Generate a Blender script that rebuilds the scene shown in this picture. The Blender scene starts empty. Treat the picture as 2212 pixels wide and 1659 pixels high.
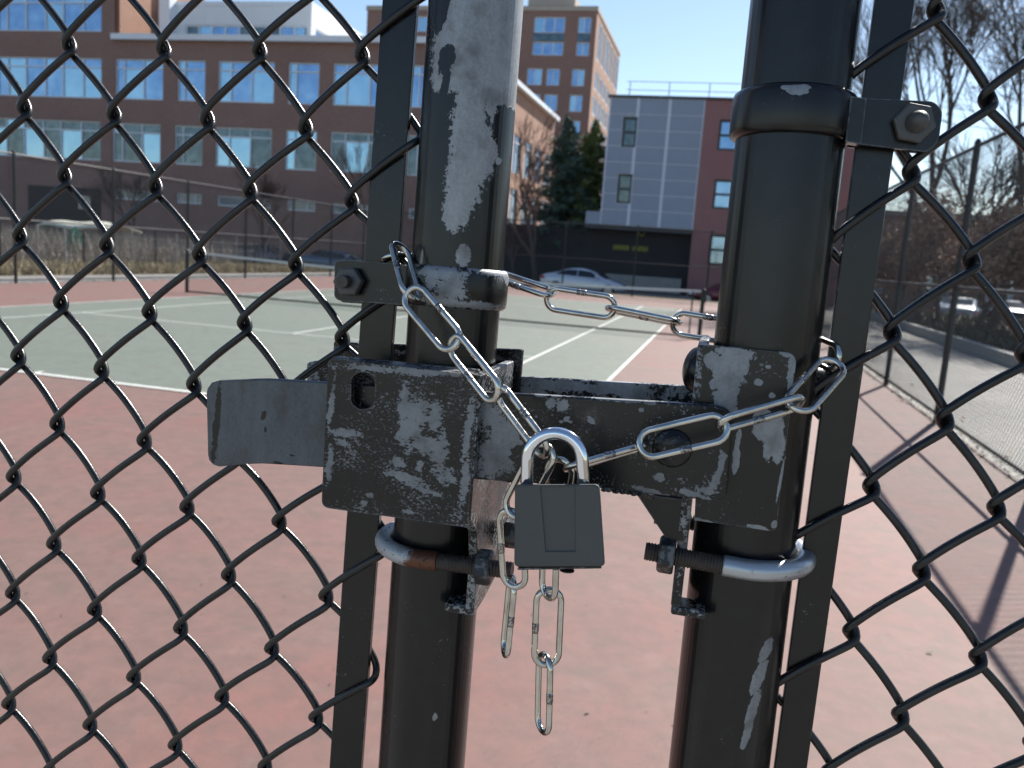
import bpy, math, random
from mathutils import Vector, Matrix, noise
random.seed(7)
PI = math.pi
scene = bpy.context.scene
COL = scene.collection

# ------------------------------------------------------------------ camera
CAM = Vector((12.2539666, -7.1725646, 1.5668659))
CR = Vector((0.9681848, 0.24034548, 0.06965806))
CU = Vector((-0.1036353, 0.13175065, 0.98585064))
CF = Vector((-0.22776725, 0.96170464, -0.15246725))
FPX = 1829.95
cam_data = bpy.data.cameras.new("camera")
cam = bpy.data.objects.new("camera", cam_data)
COL.objects.link(cam)
m3 = Matrix((CR, CU, -CF)).transposed()
cam.matrix_world = Matrix.Translation(CAM) @ m3.to_4x4()
cam_data.sensor_width = 36.0
cam_data.lens = 36.0 * FPX / 2212.0
cam_data.clip_start = 0.01
cam_data.clip_end = 2000
cam_data.dof.use_dof = True
cam_data.dof.focus_distance = 0.45
cam_data.dof.aperture_fstop = 18.0
scene.camera = cam

# ------------------------------------------------------------------ sky, sun, exposure
SUN_EL, SUN_AZ = math.radians(41.4), math.radians(21.0)
world = bpy.data.worlds.new("World")
scene.world = world
world.use_nodes = True
wn = world.node_tree
bg = wn.nodes["Background"]
sky = wn.nodes.new("ShaderNodeTexSky")
sky.sky_type = 'NISHITA'
sky.sun_disc = False
sky.sun_elevation = SUN_EL
sky.sun_rotation = SUN_AZ
sky.air_density = 1.0
sky.dust_density = 0.25
sky.ozone_density = 1.6
wn.links.new(sky.outputs[0], bg.inputs[0])
bg.inputs[1].default_value = 0.074
sl = bpy.data.lights.new("sun", 'SUN')
sl.energy = 4.4
sl.angle = math.radians(0.5)
sl.color = (1.0, 0.95, 0.87)
sun = bpy.data.objects.new("sun", sl)
COL.objects.link(sun)
sd = Vector((math.sin(SUN_AZ) * math.cos(SUN_EL), math.cos(SUN_AZ) * math.cos(SUN_EL), math.sin(SUN_EL)))
sun.rotation_euler = sd.to_track_quat('Z', 'Y').to_euler()
scene.view_settings.view_transform = 'Standard'
scene.view_settings.look = 'None'
scene.view_settings.gamma = 1.0
scene.view_settings.exposure = 1.06
scene.render.engine = 'CYCLES'

# ------------------------------------------------------------------ measuring helpers
def ray(x, y):
    return CF + CR * ((x - 1106) / FPX) - CU * ((y - 829.5) / FPX)
def at(x, y, Y):                       # point seen at photo pixel on the plane Y
    d = ray(x, y); return CAM + d * ((Y - CAM.y) / d.y)
def atx(x, y, X):
    d = ray(x, y); return CAM + d * ((X - CAM.x) / d.x)
def atz(x, y, Z=0.0):
    d = ray(x, y); return CAM + d * ((Z - CAM.z) / d.z)
GK = 0.04
def gplane(z): return -6.707 + GK * (z - 1.67)
def g(x, y, off=0.0):                  # the gate's own plane, off metres in front of it
    d = ray(x, y)
    t = (-6.707 - off + GK * (CAM.z - 1.67) - CAM.y) / (d.y - GK * d.z)
    return CAM + d * t

# ------------------------------------------------------------------ mesh helpers
class MB:
    def __init__(s): s.v = []; s.f = []; s.mi = []
    def add(s, vs, fs, mi=0):
        o = len(s.v); s.v += [tuple(v) for v in vs]
        s.f += [tuple(i + o for i in f) for f in fs]; s.mi += [mi] * len(fs)
    def box(s, a, b, mi=0):
        x0, y0, z0 = a; x1, y1, z1 = b
        s.add([(x0,y0,z0),(x1,y0,z0),(x1,y1,z0),(x0,y1,z0),(x0,y0,z1),(x1,y0,z1),(x1,y1,z1),(x0,y1,z1)],
              [(0,3,2,1),(4,5,6,7),(0,1,5,4),(1,2,6,5),(2,3,7,6),(3,0,4,7)], mi)
    def tube(s, pts, rad, n=8, closed=False, cap=True, mi=0):
        pts = [Vector(p) for p in pts]; N = len(pts)
        if not hasattr(rad, '__len__'): rad = [rad] * N
        T = []
        for i in range(N):
            if closed: t = pts[(i + 1) % N] - pts[i - 1]
            else: t = pts[min(i + 1, N - 1)] - pts[max(i - 1, 0)]
            T.append(t.normalized() if t.length > 1e-12 else Vector((0, 0, 1)))
        up = Vector((0, 0, 1)) if abs(T[0].z) < 0.9 else Vector((1, 0, 0))
        nrm = (up - T[0] * up.dot(T[0])).normalized()
        vs = []
        for i in range(N):
            nrm = nrm - T[i] * nrm.dot(T[i])
            nrm.normalize(); b = T[i].cross(nrm)
            for k in range(n):
                a = 2 * PI * k / n
                vs.append(pts[i] + (nrm * math.cos(a) + b * math.sin(a)) * rad[i])
        fs = []
        M = N if closed else N - 1
        for i in range(M):
            j = (i + 1) % N
            for k in range(n):
                k2 = (k + 1) % n
                fs.append((i*n+k, i*n+k2, j*n+k2, j*n+k))
        if cap and not closed:
            fs.append(tuple(range(n - 1, -1, -1))); fs.append(tuple((N-1)*n + k for k in range(n)))
        s.add(vs, fs, mi)
    def quad(s, a, b, c, d, mi=0): s.add([a, b, c, d], [(0, 1, 2, 3)], mi)
    def prism(s, poly, ext, mi=0):     # polygon of 3D points extruded by vector ext
        n = len(poly); ext = Vector(ext); P = [Vector(p) for p in poly]
        vs = P + [p + ext for p in P]
        fs = [tuple(range(n)), tuple(range(2*n-1, n-1, -1))] + [(i, i + n, (i + 1) % n + n, (i + 1) % n) for i in range(n)]
        s.add(vs, fs, mi)
    def mesh(s, name, mat, smooth=False):
        me = bpy.data.meshes.new(name)
        me.from_pydata(s.v, [], s.f)
        mats = mat if isinstance(mat, (list, tuple)) else [mat]
        for m in mats: me.materials.append(m)
        if len(mats) > 1: me.polygons.foreach_set("material_index", s.mi)
        if smooth: me.polygons.foreach_set("use_smooth", [True] * len(me.polygons))
        me.update(); return me
    def obj(s, name, mat, parent=None, smooth=False, bevel=0, seg=2, fix=True):
        me = s.mesh(name, mat, smooth)
        if fix and len(s.f) < 30000:
            import bmesh
            bm = bmesh.new(); bm.from_mesh(me); bmesh.ops.recalc_face_normals(bm, faces=bm.faces); bm.to_mesh(me); bm.free()
        o = bpy.data.objects.new(name, me); COL.objects.link(o)
        if parent:
            o.parent = parent
            o.location = Vector(parent_origin(parent)) * -1
        if bevel:
            b = o.modifiers.new("bevel", 'BEVEL'); b.width = bevel; b.segments = seg; b.limit_method = 'ANGLE'; b.angle_limit = math.radians(35)
        return o
ORG = {}
def parent_origin(p):
    return ORG.get(p.name, (0, 0, 0))
def tag(o, label=None, cat=None, group=None, kind=None):
    if label: o["label"] = label
    if cat: o["category"] = cat
    if group: o["group"] = group
    if kind: o["kind"] = kind
    return o
def thing(name, loc, label, cat, group=None):
    e = bpy.data.objects.new(name, None); COL.objects.link(e); e.location = loc
    e.empty_display_size = 0.1
    ORG[e.name] = tuple(loc)
    return tag(e, label, cat, group)
def share(name, mesh, parent=None, loc=(0, 0, 0)):
    o = bpy.data.objects.new(name, mesh); COL.objects.link(o)
    if parent: o.parent = parent
    o.location = loc
    return o
def copy_tree(o, parent=None):
    c = o.copy(); COL.objects.link(c); c.parent = parent
    if parent is None: ORG[c.name] = tuple(c.location)
    for ch in list(o.children): copy_tree(ch, c)
    return c

# ------------------------------------------------------------------ materials
class N:
    def __init__(s, name):
        s.m = bpy.data.materials.new(name); s.m.use_nodes = True
        s.t = s.m.node_tree; s.b = s.t.nodes["Principled BSDF"]
    def n(s, typ, **kw):
        nd = s.t.nodes.new(typ)
        for k, v in kw.items(): setattr(nd, k, v)
        return nd
    def l(s, a, b): s.t.links.new(a, b)
    def sock(s, node, key, val):
        if isinstance(val, bpy.types.NodeSocket): s.l(val, node.inputs[key])
        else: node.inputs[key].default_value = val
    def math(s, op, a, b=0.0, c=None, clamp=False):
        nd = s.n("ShaderNodeMath", operation=op, use_clamp=clamp); s.sock(nd, 0, a); s.sock(nd, 1, b)
        if c is not None: s.sock(nd, 2, c)
        return nd.outputs[0]
    def pos(s): 
        return s.n("ShaderNodeNewGeometry").outputs["Position"]
    def noise(s, vec, scale, detail=3, rough=0.55, dist=0.0):
        nd = s.n("ShaderNodeTexNoise"); s.l(vec, nd.inputs["Vector"])
        nd.inputs["Scale"].default_value = scale; nd.inputs["Detail"].default_value = detail
        nd.inputs["Roughness"].default_value = rough; nd.inputs["Distortion"].default_value = dist
        return nd.outputs["Fac"]
    def ramp(s, fac, p0, p1, c0=0.0, c1=1.0):
        nd = s.n("ShaderNodeMapRange", clamp=True); s.sock(nd, 0, fac)
        nd.inputs[1].default_value = p0; nd.inputs[2].default_value = p1; nd.inputs[3].default_value = c0; nd.inputs[4].default_value = c1
        return nd.outputs[0]
    def mix(s, fac, a, b):
        nd = s.n("ShaderNodeMix", data_type='RGBA'); s.sock(nd, 0, fac)
        for k, v in ((6, a), (7, b)):
            if isinstance(v, bpy.types.NodeSocket): s.l(v, nd.inputs[k])
            else: nd.inputs[k].default_value = (*v, 1)
        return nd.outputs[2]
    def scalev(s, vec, sc):
        nd = s.n("ShaderNodeMapping"); s.l(vec, nd.inputs[0]); nd.inputs["Scale"].default_value = sc
        return nd.outputs[0]
    def bump(s, h, strength=0.3, dist=0.001):
        nd = s.n("ShaderNodeBump"); s.l(h, nd.inputs["Height"]); nd.inputs["Strength"].default_value = strength; nd.inputs["Distance"].default_value = dist
        s.l(nd.outputs[0], s.b.inputs["Normal"]); return nd
    def set(s, **kw):
        for k, v in kw.items(): 
            k = {"color": "Base Color", "rough": "Roughness", "metal": "Metallic", "spec": "Specular IOR Level", "trans": "Transmission Weight"}[k]
            if k == "Base Color" and not isinstance(v, bpy.types.NodeSocket): v = (*v, 1)
            s.sock(s.b, k, v)
        return s
def plain(name, col, rough=0.6, metal=0.0, var=0.15, scale=20, bump=0.0, bd=0.001):
    k = N(name); p = k.pos(); f = k.noise(p, scale, 4)
    d = tuple(c * (1 - var) for c in col); u = tuple(min(1, c * (1 + var)) for c in col)
    k.set(color=k.mix(f, d, u), rough=rough, metal=metal)
    if bump: k.bump(f, bump, bd)
    return k.m

def chipped(name, blobs=(), neg=(), wear=0.30, fine=220, edge=0.5, paint=(0.0048, 0.0047, 0.0052), bare=(0.21, 0.222, 0.235), jag=0.55, stretch=(1, 1, 1), off=0.03, prough=0.25, brush=0.0, light=False):
    """black paint worn through to galvanised steel; blobs are the larger bare patches (px, py, rx, ry, tilt)"""
    k = N(name); p = k.pos()
    cst = lambda v, a: k.math('ADD', k.math('MULTIPLY', k.math('SUBTRACT', v, 0.5), a), 0.5)
    n1 = cst(k.noise(k.scalev(p, stretch), fine * 1.5, 7, 0.72, 0.25), 2.0)
    n2 = cst(k.noise(p, 42, 3, 0.5), 1.6)
    n0 = cst(k.noise(k.scalev(p, stretch), fine * 0.5, 6, 0.66, 0.3), 1.7)
    def field(bl):
        cur = None
        for (x, y, rx, ry, *tl) in bl:
            c = g(x, y, off); sc = (c - CAM).dot(CF) / FPX
            mp = k.n("ShaderNodeMapping", vector_type='TEXTURE'); k.l(p, mp.inputs[0])
            mp.inputs["Location"].default_value = (c.x, c.y, c.z)
            mp.inputs["Rotation"].default_value = (0, math.radians((tl[0] if tl else 0) + 3.5), 0)
            mp.inputs["Scale"].default_value = (rx * sc, 0.3, ry * sc)
            ln = k.n("ShaderNodeVectorMath", operation='LENGTH'); k.l(mp.outputs[0], ln.inputs[0])
            v = k.math('SUBTRACT', 1.0, ln.outputs["Value"])
            cur = v if cur is None else k.math('MAXIMUM', cur, v)
        return cur
    # fine freckles everywhere, denser where n2 is high
    base = k.math('ADD', n1, k.math('MULTIPLY', k.math('SUBTRACT', n2, 0.5), 0.55))
    base = k.math('SUBTRACT', base, 1.0 - wear)
    f = k.math('MULTIPLY', base, 3.0)
    if blobs:
        fb = field(blobs)
        fb = k.math('MAXIMUM', fb, -1.2)
        fb = k.math('ADD', fb, k.math('MULTIPLY', k.math('SUBTRACT', n0, 0.5), jag))
        fb = k.math('ADD', fb, k.math('MULTIPLY', k.math('SUBTRACT', n1, 0.5), jag * 0.6))
        f = k.math('MAXIMUM', f, fb)
    if neg:
        fn = k.math('ADD', field(neg), k.math('MULTIPLY', k.math('SUBTRACT', n0, 0.5), jag))
        f = k.math('MINIMUM', f, k.math('MULTIPLY', fn, -1.0))
    if edge:
        bv = k.n("ShaderNodeBevel"); bv.samples = 4; bv.inputs["Radius"].default_value = 0.0022
        ge = k.n("ShaderNodeNewGeometry")
        dt = k.n("ShaderNodeVectorMath", operation='DOT_PRODUCT'); k.l(bv.outputs[0], dt.inputs[0]); k.l(ge.outputs["True Normal"], dt.inputs[1])
        e = k.math('MULTIPLY', k.math('SUBTRACT', 1.0, dt.outputs["Value"]), 4.0)
        e = k.math('ADD', k.math('MULTIPLY', e, edge), k.math('SUBTRACT', n0, 0.93))
        f = k.math('MAXIMUM', f, e)
    mask = k.ramp(f, -0.012, 0.03)
    sp = cst(k.noise(p, 520, 7, 0.75), 1.6); sc2 = k.noise(k.scalev(p, (3, 1, 0.35)), 160, 3); sc3 = cst(k.noise(k.scalev(p, (1.5, 1, 0.5)), 60, 5, 0.7), 1.8)
    bm_ = k.mix(sp, tuple(c * 0.62 for c in bare), tuple(c * 1.5 for c in bare)); bm_ = k.mix(k.math('MULTIPLY', k.ramp(sc3, 0.3, 0.8), 0.45), bm_, tuple(c * 1.7 for c in bare))
    dirt = k.ramp(k.noise(p, 55, 4), 0.52, 0.72)
    bm_ = k.mix(k.math('MULTIPLY', dirt, 0.55), bm_, (0.07, 0.062, 0.055))
    dust = k.noise(p, 90, 4)
    pt = k.mix(k.ramp(dust, 0.45, 0.8), paint, tuple(c * 2.2 for c in paint))
    k.set(color=k.mix(mask, pt, bm_))
    k.set(rough=k.ramp(mask, 0, 1, prough, 0.52), metal=k.math('MULTIPLY', mask, 0.55), spec=0.45)
    h = k.math('ADD', k.math('MULTIPLY', mask, -1.0), k.math('MULTIPLY', k.math('ADD', sp, sc2), 0.22))
    k.bump(h, 0.55, 0.00035)
    return k.m

M = {}
def mk_black(name, col=(0.007, 0.0072, 0.008), rough=0.34, scale=60):
    k = N(name); p = k.pos(); f = k.noise(p, scale, 4)
    k.set(color=k.mix(k.ramp(f, 0.4, 0.8), col, tuple(c * 2.2 for c in col)), rough=k.ramp(f, 0.3, 0.7, rough * 0.85, rough * 1.3))
    k.bump(k.noise(p, 900, 2), 0.08, 0.0002)
    return k.m
k = N("black vinyl coated wire"); p = k.pos(); f = k.noise(p, 55, 5, 0.65); f2 = k.noise(p, 600, 4, 0.7)
c = k.mix(k.ramp(f, 0.45, 0.75), (0.006, 0.0062, 0.007), (0.022, 0.022, 0.022)); c = k.mix(k.ramp(f2, 0.70, 0.74), c, (0.12, 0.12, 0.115))
k.set(color=c, rough=k.ramp(f, 0.3, 0.7, 0.20, 0.36)); k.bump(k.math('ADD', f2, k.math('MULTIPLY', f, 2.0)), 0.35, 0.0004); M['vinyl'] = k.m
M['barpaint'] = chipped("black painted flat bar", wear=0.08, fine=300, edge=0.28)
M['farblack'] = plain("black powder coated tube", (0.010, 0.0105, 0.012), 0.4)
k = N("nickel plated steel"); p = k.pos(); f = k.noise(p, 500, 5, 0.6)
k.set(color=k.mix(k.ramp(k.noise(p, 130, 3), 0.45, 0.8), (0.60, 0.585, 0.54), (0.40, 0.385, 0.345)), metal=1.0, rough=k.ramp(f, 0.3, 0.7, 0.10, 0.22)); k.bump(f, 0.10, 0.0002); M['chain'] = k.m
k = N("chrome shackle"); p = k.pos(); f = k.noise(k.scalev(p, (1, 1, 0.15)), 700, 4)
k.set(color=(0.80, 0.83, 0.88), metal=1.0, rough=k.ramp(f, 0.3, 0.7, 0.06, 0.14)); k.bump(f, 0.05, 0.0002); M['chrome'] = k.m
k = N("dark weld"); k.set(color=(0.10, 0.095, 0.09), metal=0.9, rough=0.5); M['weld'] = k.m
k = N("charcoal lock cover"); p = k.pos(); f = k.noise(p, 1500, 3)
sc_ = k.ramp(k.noise(k.scalev(p, (1, 1, 6)), 190, 5, 0.7, 0.6), 0.66, 0.74); c = k.mix(k.noise(p, 60, 4), (0.060, 0.065, 0.063), (0.075, 0.080, 0.077)); c = k.mix(k.math('MULTIPLY', sc_, 0.35), c, (0.14, 0.14, 0.135)); k.set(color=c, rough=k.ramp(f, 0.3, 0.7, 0.5, 0.68)); k.bump(f, 0.12, 0.0002); M['lock'] = k.m
k = N("zinc plated rod"); p = k.pos(); f = k.noise(p, 260, 6, 0.7)
c = k.mix(k.ramp(f, 0.60, 0.68), (0.46, 0.49, 0.52), (0.07, 0.07, 0.065)); k.set(color=c, metal=0.75, rough=0.36); k.bump(f, 0.25, 0.0004); M['zinc'] = k.m
k = N("rusty zinc rod"); p = k.pos(); f = k.noise(p, 120, 6, 0.7)
sx_ = k.n('ShaderNodeSeparateXYZ'); k.l(p, sx_.inputs[0]); rz = k.math('ADD', k.ramp(sx_.outputs[0], 12.088, 12.112, -0.35, 0.5), f); c = k.mix(k.ramp(rz, 0.5, 0.72), (0.44, 0.46, 0.48), (0.13, 0.055, 0.03)); c = k.mix(k.ramp(k.noise(p, 400, 5), 0.6, 0.66), c, (0.03, 0.025, 0.025)); k.set(color=c, metal=0.5, rough=0.5); k.bump(f, 0.3, 0.0004); M['rustzinc'] = k.m
k = N("worn black nut"); p = k.pos(); f = k.noise(p, 200, 6, 0.7)
c = k.mix(k.ramp(f, 0.5, 0.56), (0.03, 0.031, 0.033), (0.12, 0.125, 0.13)); k.set(color=c, metal=0.4, rough=0.45); k.bump(f, 0.3, 0.0004); M['nut'] = k.m
k = N("dull grey hex steel"); p = k.pos(); f = k.noise(p, 300, 5, 0.7); k.set(color=k.mix(f, (0.05, 0.052, 0.054), (0.12, 0.122, 0.125)), metal=0.35, rough=0.5); k.bump(f, 0.3, 0.0003); M['hexsteel'] = k.m
k = N("dark thread"); p = k.pos(); k.set(color=k.mix(k.noise(p, 150, 4), (0.03, 0.026, 0.024), (0.10, 0.085, 0.075)), metal=0.5, rough=0.5); M['thread'] = k.m

# ------------------------------------------------------------------ ground and court
def court_mat(name, c, stain):
    k = N(name); p = k.pos()
    big = k.noise(p, 0.55, 5, 0.6, 0.6); streak = k.noise(k.scalev(p, (0.5, 2.4, 1)), 1.3, 5, 0.6)
    fine = k.noise(p, 260, 2); mid = k.noise(p, 9, 5, 0.65)
    col = k.mix(k.ramp(big, 0.35, 0.75), c, stain)
    col = k.mix(k.math('MULTIPLY', k.ramp(streak, 0.5, 0.75), 0.35), col, tuple(x * 0.72 for x in stain))
    col = k.mix(k.math('MULTIPLY', k.ramp(mid, 0.42, 0.66), 0.55), col, tuple(x * 0.66 for x in stain))
    blot = k.ramp(k.noise(p, 3.4, 7, 0.72, 1.0), 0.50, 0.66); col = k.mix(k.math('MULTIPLY', blot, 0.5), col, (0.12, 0.10, 0.088))
    hair = k.math('ABSOLUTE', k.math('SUBTRACT', k.noise(p, 0.9, 8, 0.75, 1.2), 0.5)); col = k.mix(k.ramp(hair, 0.0, 0.0035, 0.45, 0.0), col, (0.07, 0.06, 0.055))
    pale = k.ramp(k.noise(p, 5.5, 5, 0.7), 0.56, 0.74); col = k.mix(k.math('MULTIPLY', pale, 0.30), col, tuple(min(1, x * 1.5) for x in stain))
    col = k.mix(k.math('MULTIPLY', k.ramp(fine, 0.35, 0.75), 0.5), col, tuple(x * 0.6 for x in c))
    sp = k.ramp(k.noise(p, 24, 2, 0.5), 0.745, 0.77)
    col = k.mix(k.math('MULTIPLY', sp, 0.6), col, (0.06, 0.05, 0.045))
    k.set(color=col, rough=0.72, spec=0.35); k.bump(fine, 0.25, 0.002)
    return k.m
M['red'] = court_mat("worn red court coating", (0.225, 0.108, 0.094), (0.192, 0.138, 0.118))
M['green'] = court_mat("worn green court coating", (0.150, 0.184, 0.152), (0.175, 0.192, 0.160))
k = N("court line paint"); p = k.pos(); k.set(color=k.mix(k.ramp(k.noise(p, 40, 5), 0.45, 0.75), (0.62, 0.63, 0.60), (0.42, 0.44, 0.40)), rough=0.7); M['line'] = k.m
k = N("aged asphalt"); p = k.pos(); f = k.noise(p, 70, 3)
c = k.mix(k.ramp(k.noise(p, 0.6, 6, 0.65), 0.3, 0.7), (0.22, 0.215, 0.20), (0.31, 0.30, 0.28)); c = k.mix(k.math('MULTIPLY', k.ramp(f, 0.4, 0.7), 0.35), c, (0.09, 0.088, 0.085)); k.set(color=c, rough=0.85); k.bump(f, 0.5, 0.004); M['asphalt'] = k.m
k = N("street asphalt"); p = k.pos(); f = k.noise(p, 70, 3)
k.set(color=k.mix(k.ramp(k.noise(p, 0.5, 6, 0.65), 0.3, 0.7), (0.05, 0.05, 0.052), (0.085, 0.085, 0.085)), rough=0.85); k.bump(f, 0.5, 0.004); M['street'] = k.m
k = N("bare soil"); p = k.pos(); f = k.noise(p, 14, 6, 0.7)
k.set(color=k.mix(f, (0.055, 0.04, 0.028), (0.19, 0.145, 0.10)), rough=0.95); k.bump(f, 0.8, 0.03); M['soil'] = k.m
M['conc'] = plain("weathered concrete", (0.30, 0.295, 0.28), 0.85, 0, 0.25, 6, 0.3, 0.004)

def sheet(name, x0, y0, x1, y1, z, mat, kind='structure'):
    b = MB(); b.quad((x0, y0, z), (x1, y0, z), (x1, y1, z), (x0, y1, z)); o = b.obj(name, mat, fix=False)
    return tag(o, kind=kind)
YF = 31.0        # far court fence
XL, XR = -4.38, 14.80
sheet("ground", -500, -500, 500, 900, -0.42, M['soil'])
b = MB()          # raised block of land that carries the court and the paths; the street lies 0.4 m lower
b.box((-60, -40, -0.41), (60, 33.5, -0.012)); tag(b.obj("terrain", M['soil']), kind='structure')
tag(sheet("path", -60, -40, 18.0, -6.9, -0.008, M['asphalt']), "pale asphalt path in front of the gate")
sheet("path", 14.82, -6.9, 18.0, 33.4, -0.008, M['asphalt'])
sheet("path", -6.6, -6.9, -4.42, 33.4, -0.008, M['asphalt'])
sheet("street", -120, 33.6, 120, 43.4, -0.405, M['street'])
sheet("pavement", -120, 43.5, 120, 45.4, -0.28, M['conc'])
b = MB(); b.box((-120, 43.4, -0.41), (120, 43.55, -0.27)); tag(b.obj("kerb", M['conc']), kind='structure')
sheet("court_surround", XL, -6.8, XR, YF + 0.1, 0.0, M['red'])
sheet("court", 0, 0, 10.97, 23.77, 0.004, M['green'])
lw = 0.05
def cline(x0, y0, x1, y1):
    b = MB(); b.quad((x0, y0, 0.008), (x1, y0, 0.008), (x1, y1, 0.008), (x0, y1, 0.008))
    tag(b.obj("court_line", M['line'], fix=False), kind='structure')
cline(0, 0, lw, 23.77); cline(10.97 - lw, 0, 10.97, 23.77)
cline(lw, 0, 10.97 - lw, 0.08); cline(lw, 23.69, 10.97 - lw, 23.77)
cline(1.37, 0.08, 1.37 + lw, 23.69); cline(9.6 - lw, 0.08, 9.6, 23.69)
cline(1.42, 5.485, 9.55, 5.485 + lw); cline(1.42, 18.285 - lw, 9.55, 18.285)
cline(5.46, 5.485 + lw, 5.51, 18.285 - lw)
cline(5.46, 0.08, 5.51, 0.18)

# net ---------------------------------------------------------------
YN = 11.885
net = thing("tennis_net", (5.485, YN, 0), "tennis net with white top tape stretched across the green court", "tennis net")
def neth(x):
    t = (x - 5.485) / 6.4; return 0.914 + (1.06 - 0.914) * abs(t) ** 1.6
for sx in (-0.914, 11.884):
    b = MB(); b.tube([(sx, YN, -0.02), (sx, YN, 1.07)], 0.045, 12); b.tube([(sx, YN, 1.07), (sx, YN, 1.09)], [0.05, 0.03], 12)
    b.obj("net_post", M['farblack'], net, smooth=False)
b = MB(); b.tube([(11.66, YN, 0.03), (11.66, YN, 1.02)], 0.018, 8); b.obj("net_rod", M['farblack'], net)
k = N("net cord"); k.set(color=(0.02, 0.022, 0.025), rough=0.8); M['cord'] = k.m
k = N("white net tape"); p = k.pos(); k.set(color=k.mix(k.noise(p, 5, 4), (0.50, 0.50, 0.49), (0.68, 0.68, 0.66)), rough=0.8); M['tape'] = k.m
b = MB(); x = -0.87
while x < 11.84:
    b.tube([(x, YN, 0.03), (x, YN, neth(x) - 0.04)], 0.0014, 3, cap=False); x += 0.048
for kz in range(22):
    fr = kz / 22.0
    b.tube([(xx, YN, 0.03 + (neth(xx) - 0.07) * fr) for xx in [-0.87 + i * 12.7 / 16 for i in range(17)]], 0.0014, 3, cap=False)
tag(b.obj("net_mesh", M['cord'], net, fix=False), kind='stuff')
b = MB(); xs = [-0.87 + i * 12.7 / 24 for i in range(25)]
for i in range(24):
    x0, x1 = xs[i], xs[i + 1]
    for sgn in (-1, 1):
        y = YN + sgn * 0.006
        b.quad((x0, y, neth(x0) - 0.055), (x1, y, neth(x1) - 0.055), (x1, y, neth(x1)), (x0, y, neth(x0)))
    b.quad((x0, YN - 0.006, neth(x0)), (x1, YN - 0.006, neth(x1)), (x1, YN + 0.006, neth(x1)), (x0, YN + 0.006, neth(x0)))
b.obj("top_tape", M['tape'], net, fix=False)
b = MB(); b.box((5.46, YN - 0.01, 0.01), (5.51, YN - 0.008, 0.9)); b.obj("centre_strap", M['tape'], net)
b = MB(); b.box((-0.87, YN - 0.004, 0.012), (11.84, YN + 0.004, 0.05)); b.obj("bottom_tape", M['cord'], net)

# far fences ---------------------------------------------------------
def far_fence(axis, c, a0, a1, post_at, label, H=3.1, wire=0.0025, skip=None):
    """fence standing along one axis at constant other coordinate c"""
    mid = ((a0 + a1) / 2)
    loc = (mid, c, 0) if axis == 'x' else (c, mid, 0)
    P = (lambda a, z, o=0.0: (a, c + o, z)) if axis == 'x' else (lambda a, z, o=0.0: (c + o, a, z))
    t = thing("chain_link_fence", loc, label, "fence")
    for a in post_at:
        b = MB(); b.tube([P(a, -0.05), P(a, H)], 0.036, 10); b.tube([P(a, H), P(a, H + 0.05)], [0.042, 0.02], 10)
        b.obj("post", M['farblack'], t)
    for z, nm in ((H - 0.03, "top_rail"), (1.53, "mid_rail"), (0.09, "bottom_rail")):
        b = MB(); b.tube([P(a0, z), P(a1, z)], 0.022 if z > 1 else 0.018, 8); b.obj(nm, M['farblack'], t)
    b = MB(); w = 0.072; n = int((a1 - a0) / w); tan = 1.15; z0 = 0.07; z1 = H - 0.02; run = (z1 - z0) / tan
    for i in range(-int(run / w), n + 1):
        for s, o in ((1, 0.026), (-1, 0.03)):
            A = a0 + i * w if s == 1 else a0 + i * w + run
            B = A + s * run; za, zb = z0, z1
            lo, hi = a0, a1
            pts = []
            for (q, zq) in ((A, za), (B, zb)): pts.append([q, zq])
            # clip to the panel
            (q0, zz0), (q1, zz1) = pts
            def cl(q, zq, q2, zq2):
                if q < lo: tt = (lo - q) / (q2 - q); return lo, zq + (zq2 - zq) * tt
                if q > hi: tt = (hi - q) / (q2 - q); return hi, zq + (zq2 - zq) * tt
                return q, zq
            if (q0 < lo and q1 < lo) or (q0 > hi and q1 > hi): continue
            c0 = cl(q0, zz0, q1, zz1); c1 = cl(q1, zz1, q0, zz0)
            if abs(c0[0] - c1[0]) < 1e-3: continue
            b.tube([P(c0[0], c0[1], -o), P(c1[0], c1[1], -o)], wire, 3, cap=False)
    tag(b.obj("wire_mesh", M['farblack'], t, fix=False), kind='stuff')
    return t
far_fence('y', XR, -6.3, YF, [3.29 + 3.16 * i for i in range(-2, 9)] + [YF], "tall black chain link fence along the right side of the tennis court")
far_fence('y', XL, -6.3, YF, [10.07 + 3.42 * i for i in range(-4, 7)], "tall black chain link fence along the left side of the tennis court")
far_fence('x', YF, XL, XR, [XL + 3.2 * i for i in range(1, 6)], "tall black chain link fence across the far end of the court before the parked cars")

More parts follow.
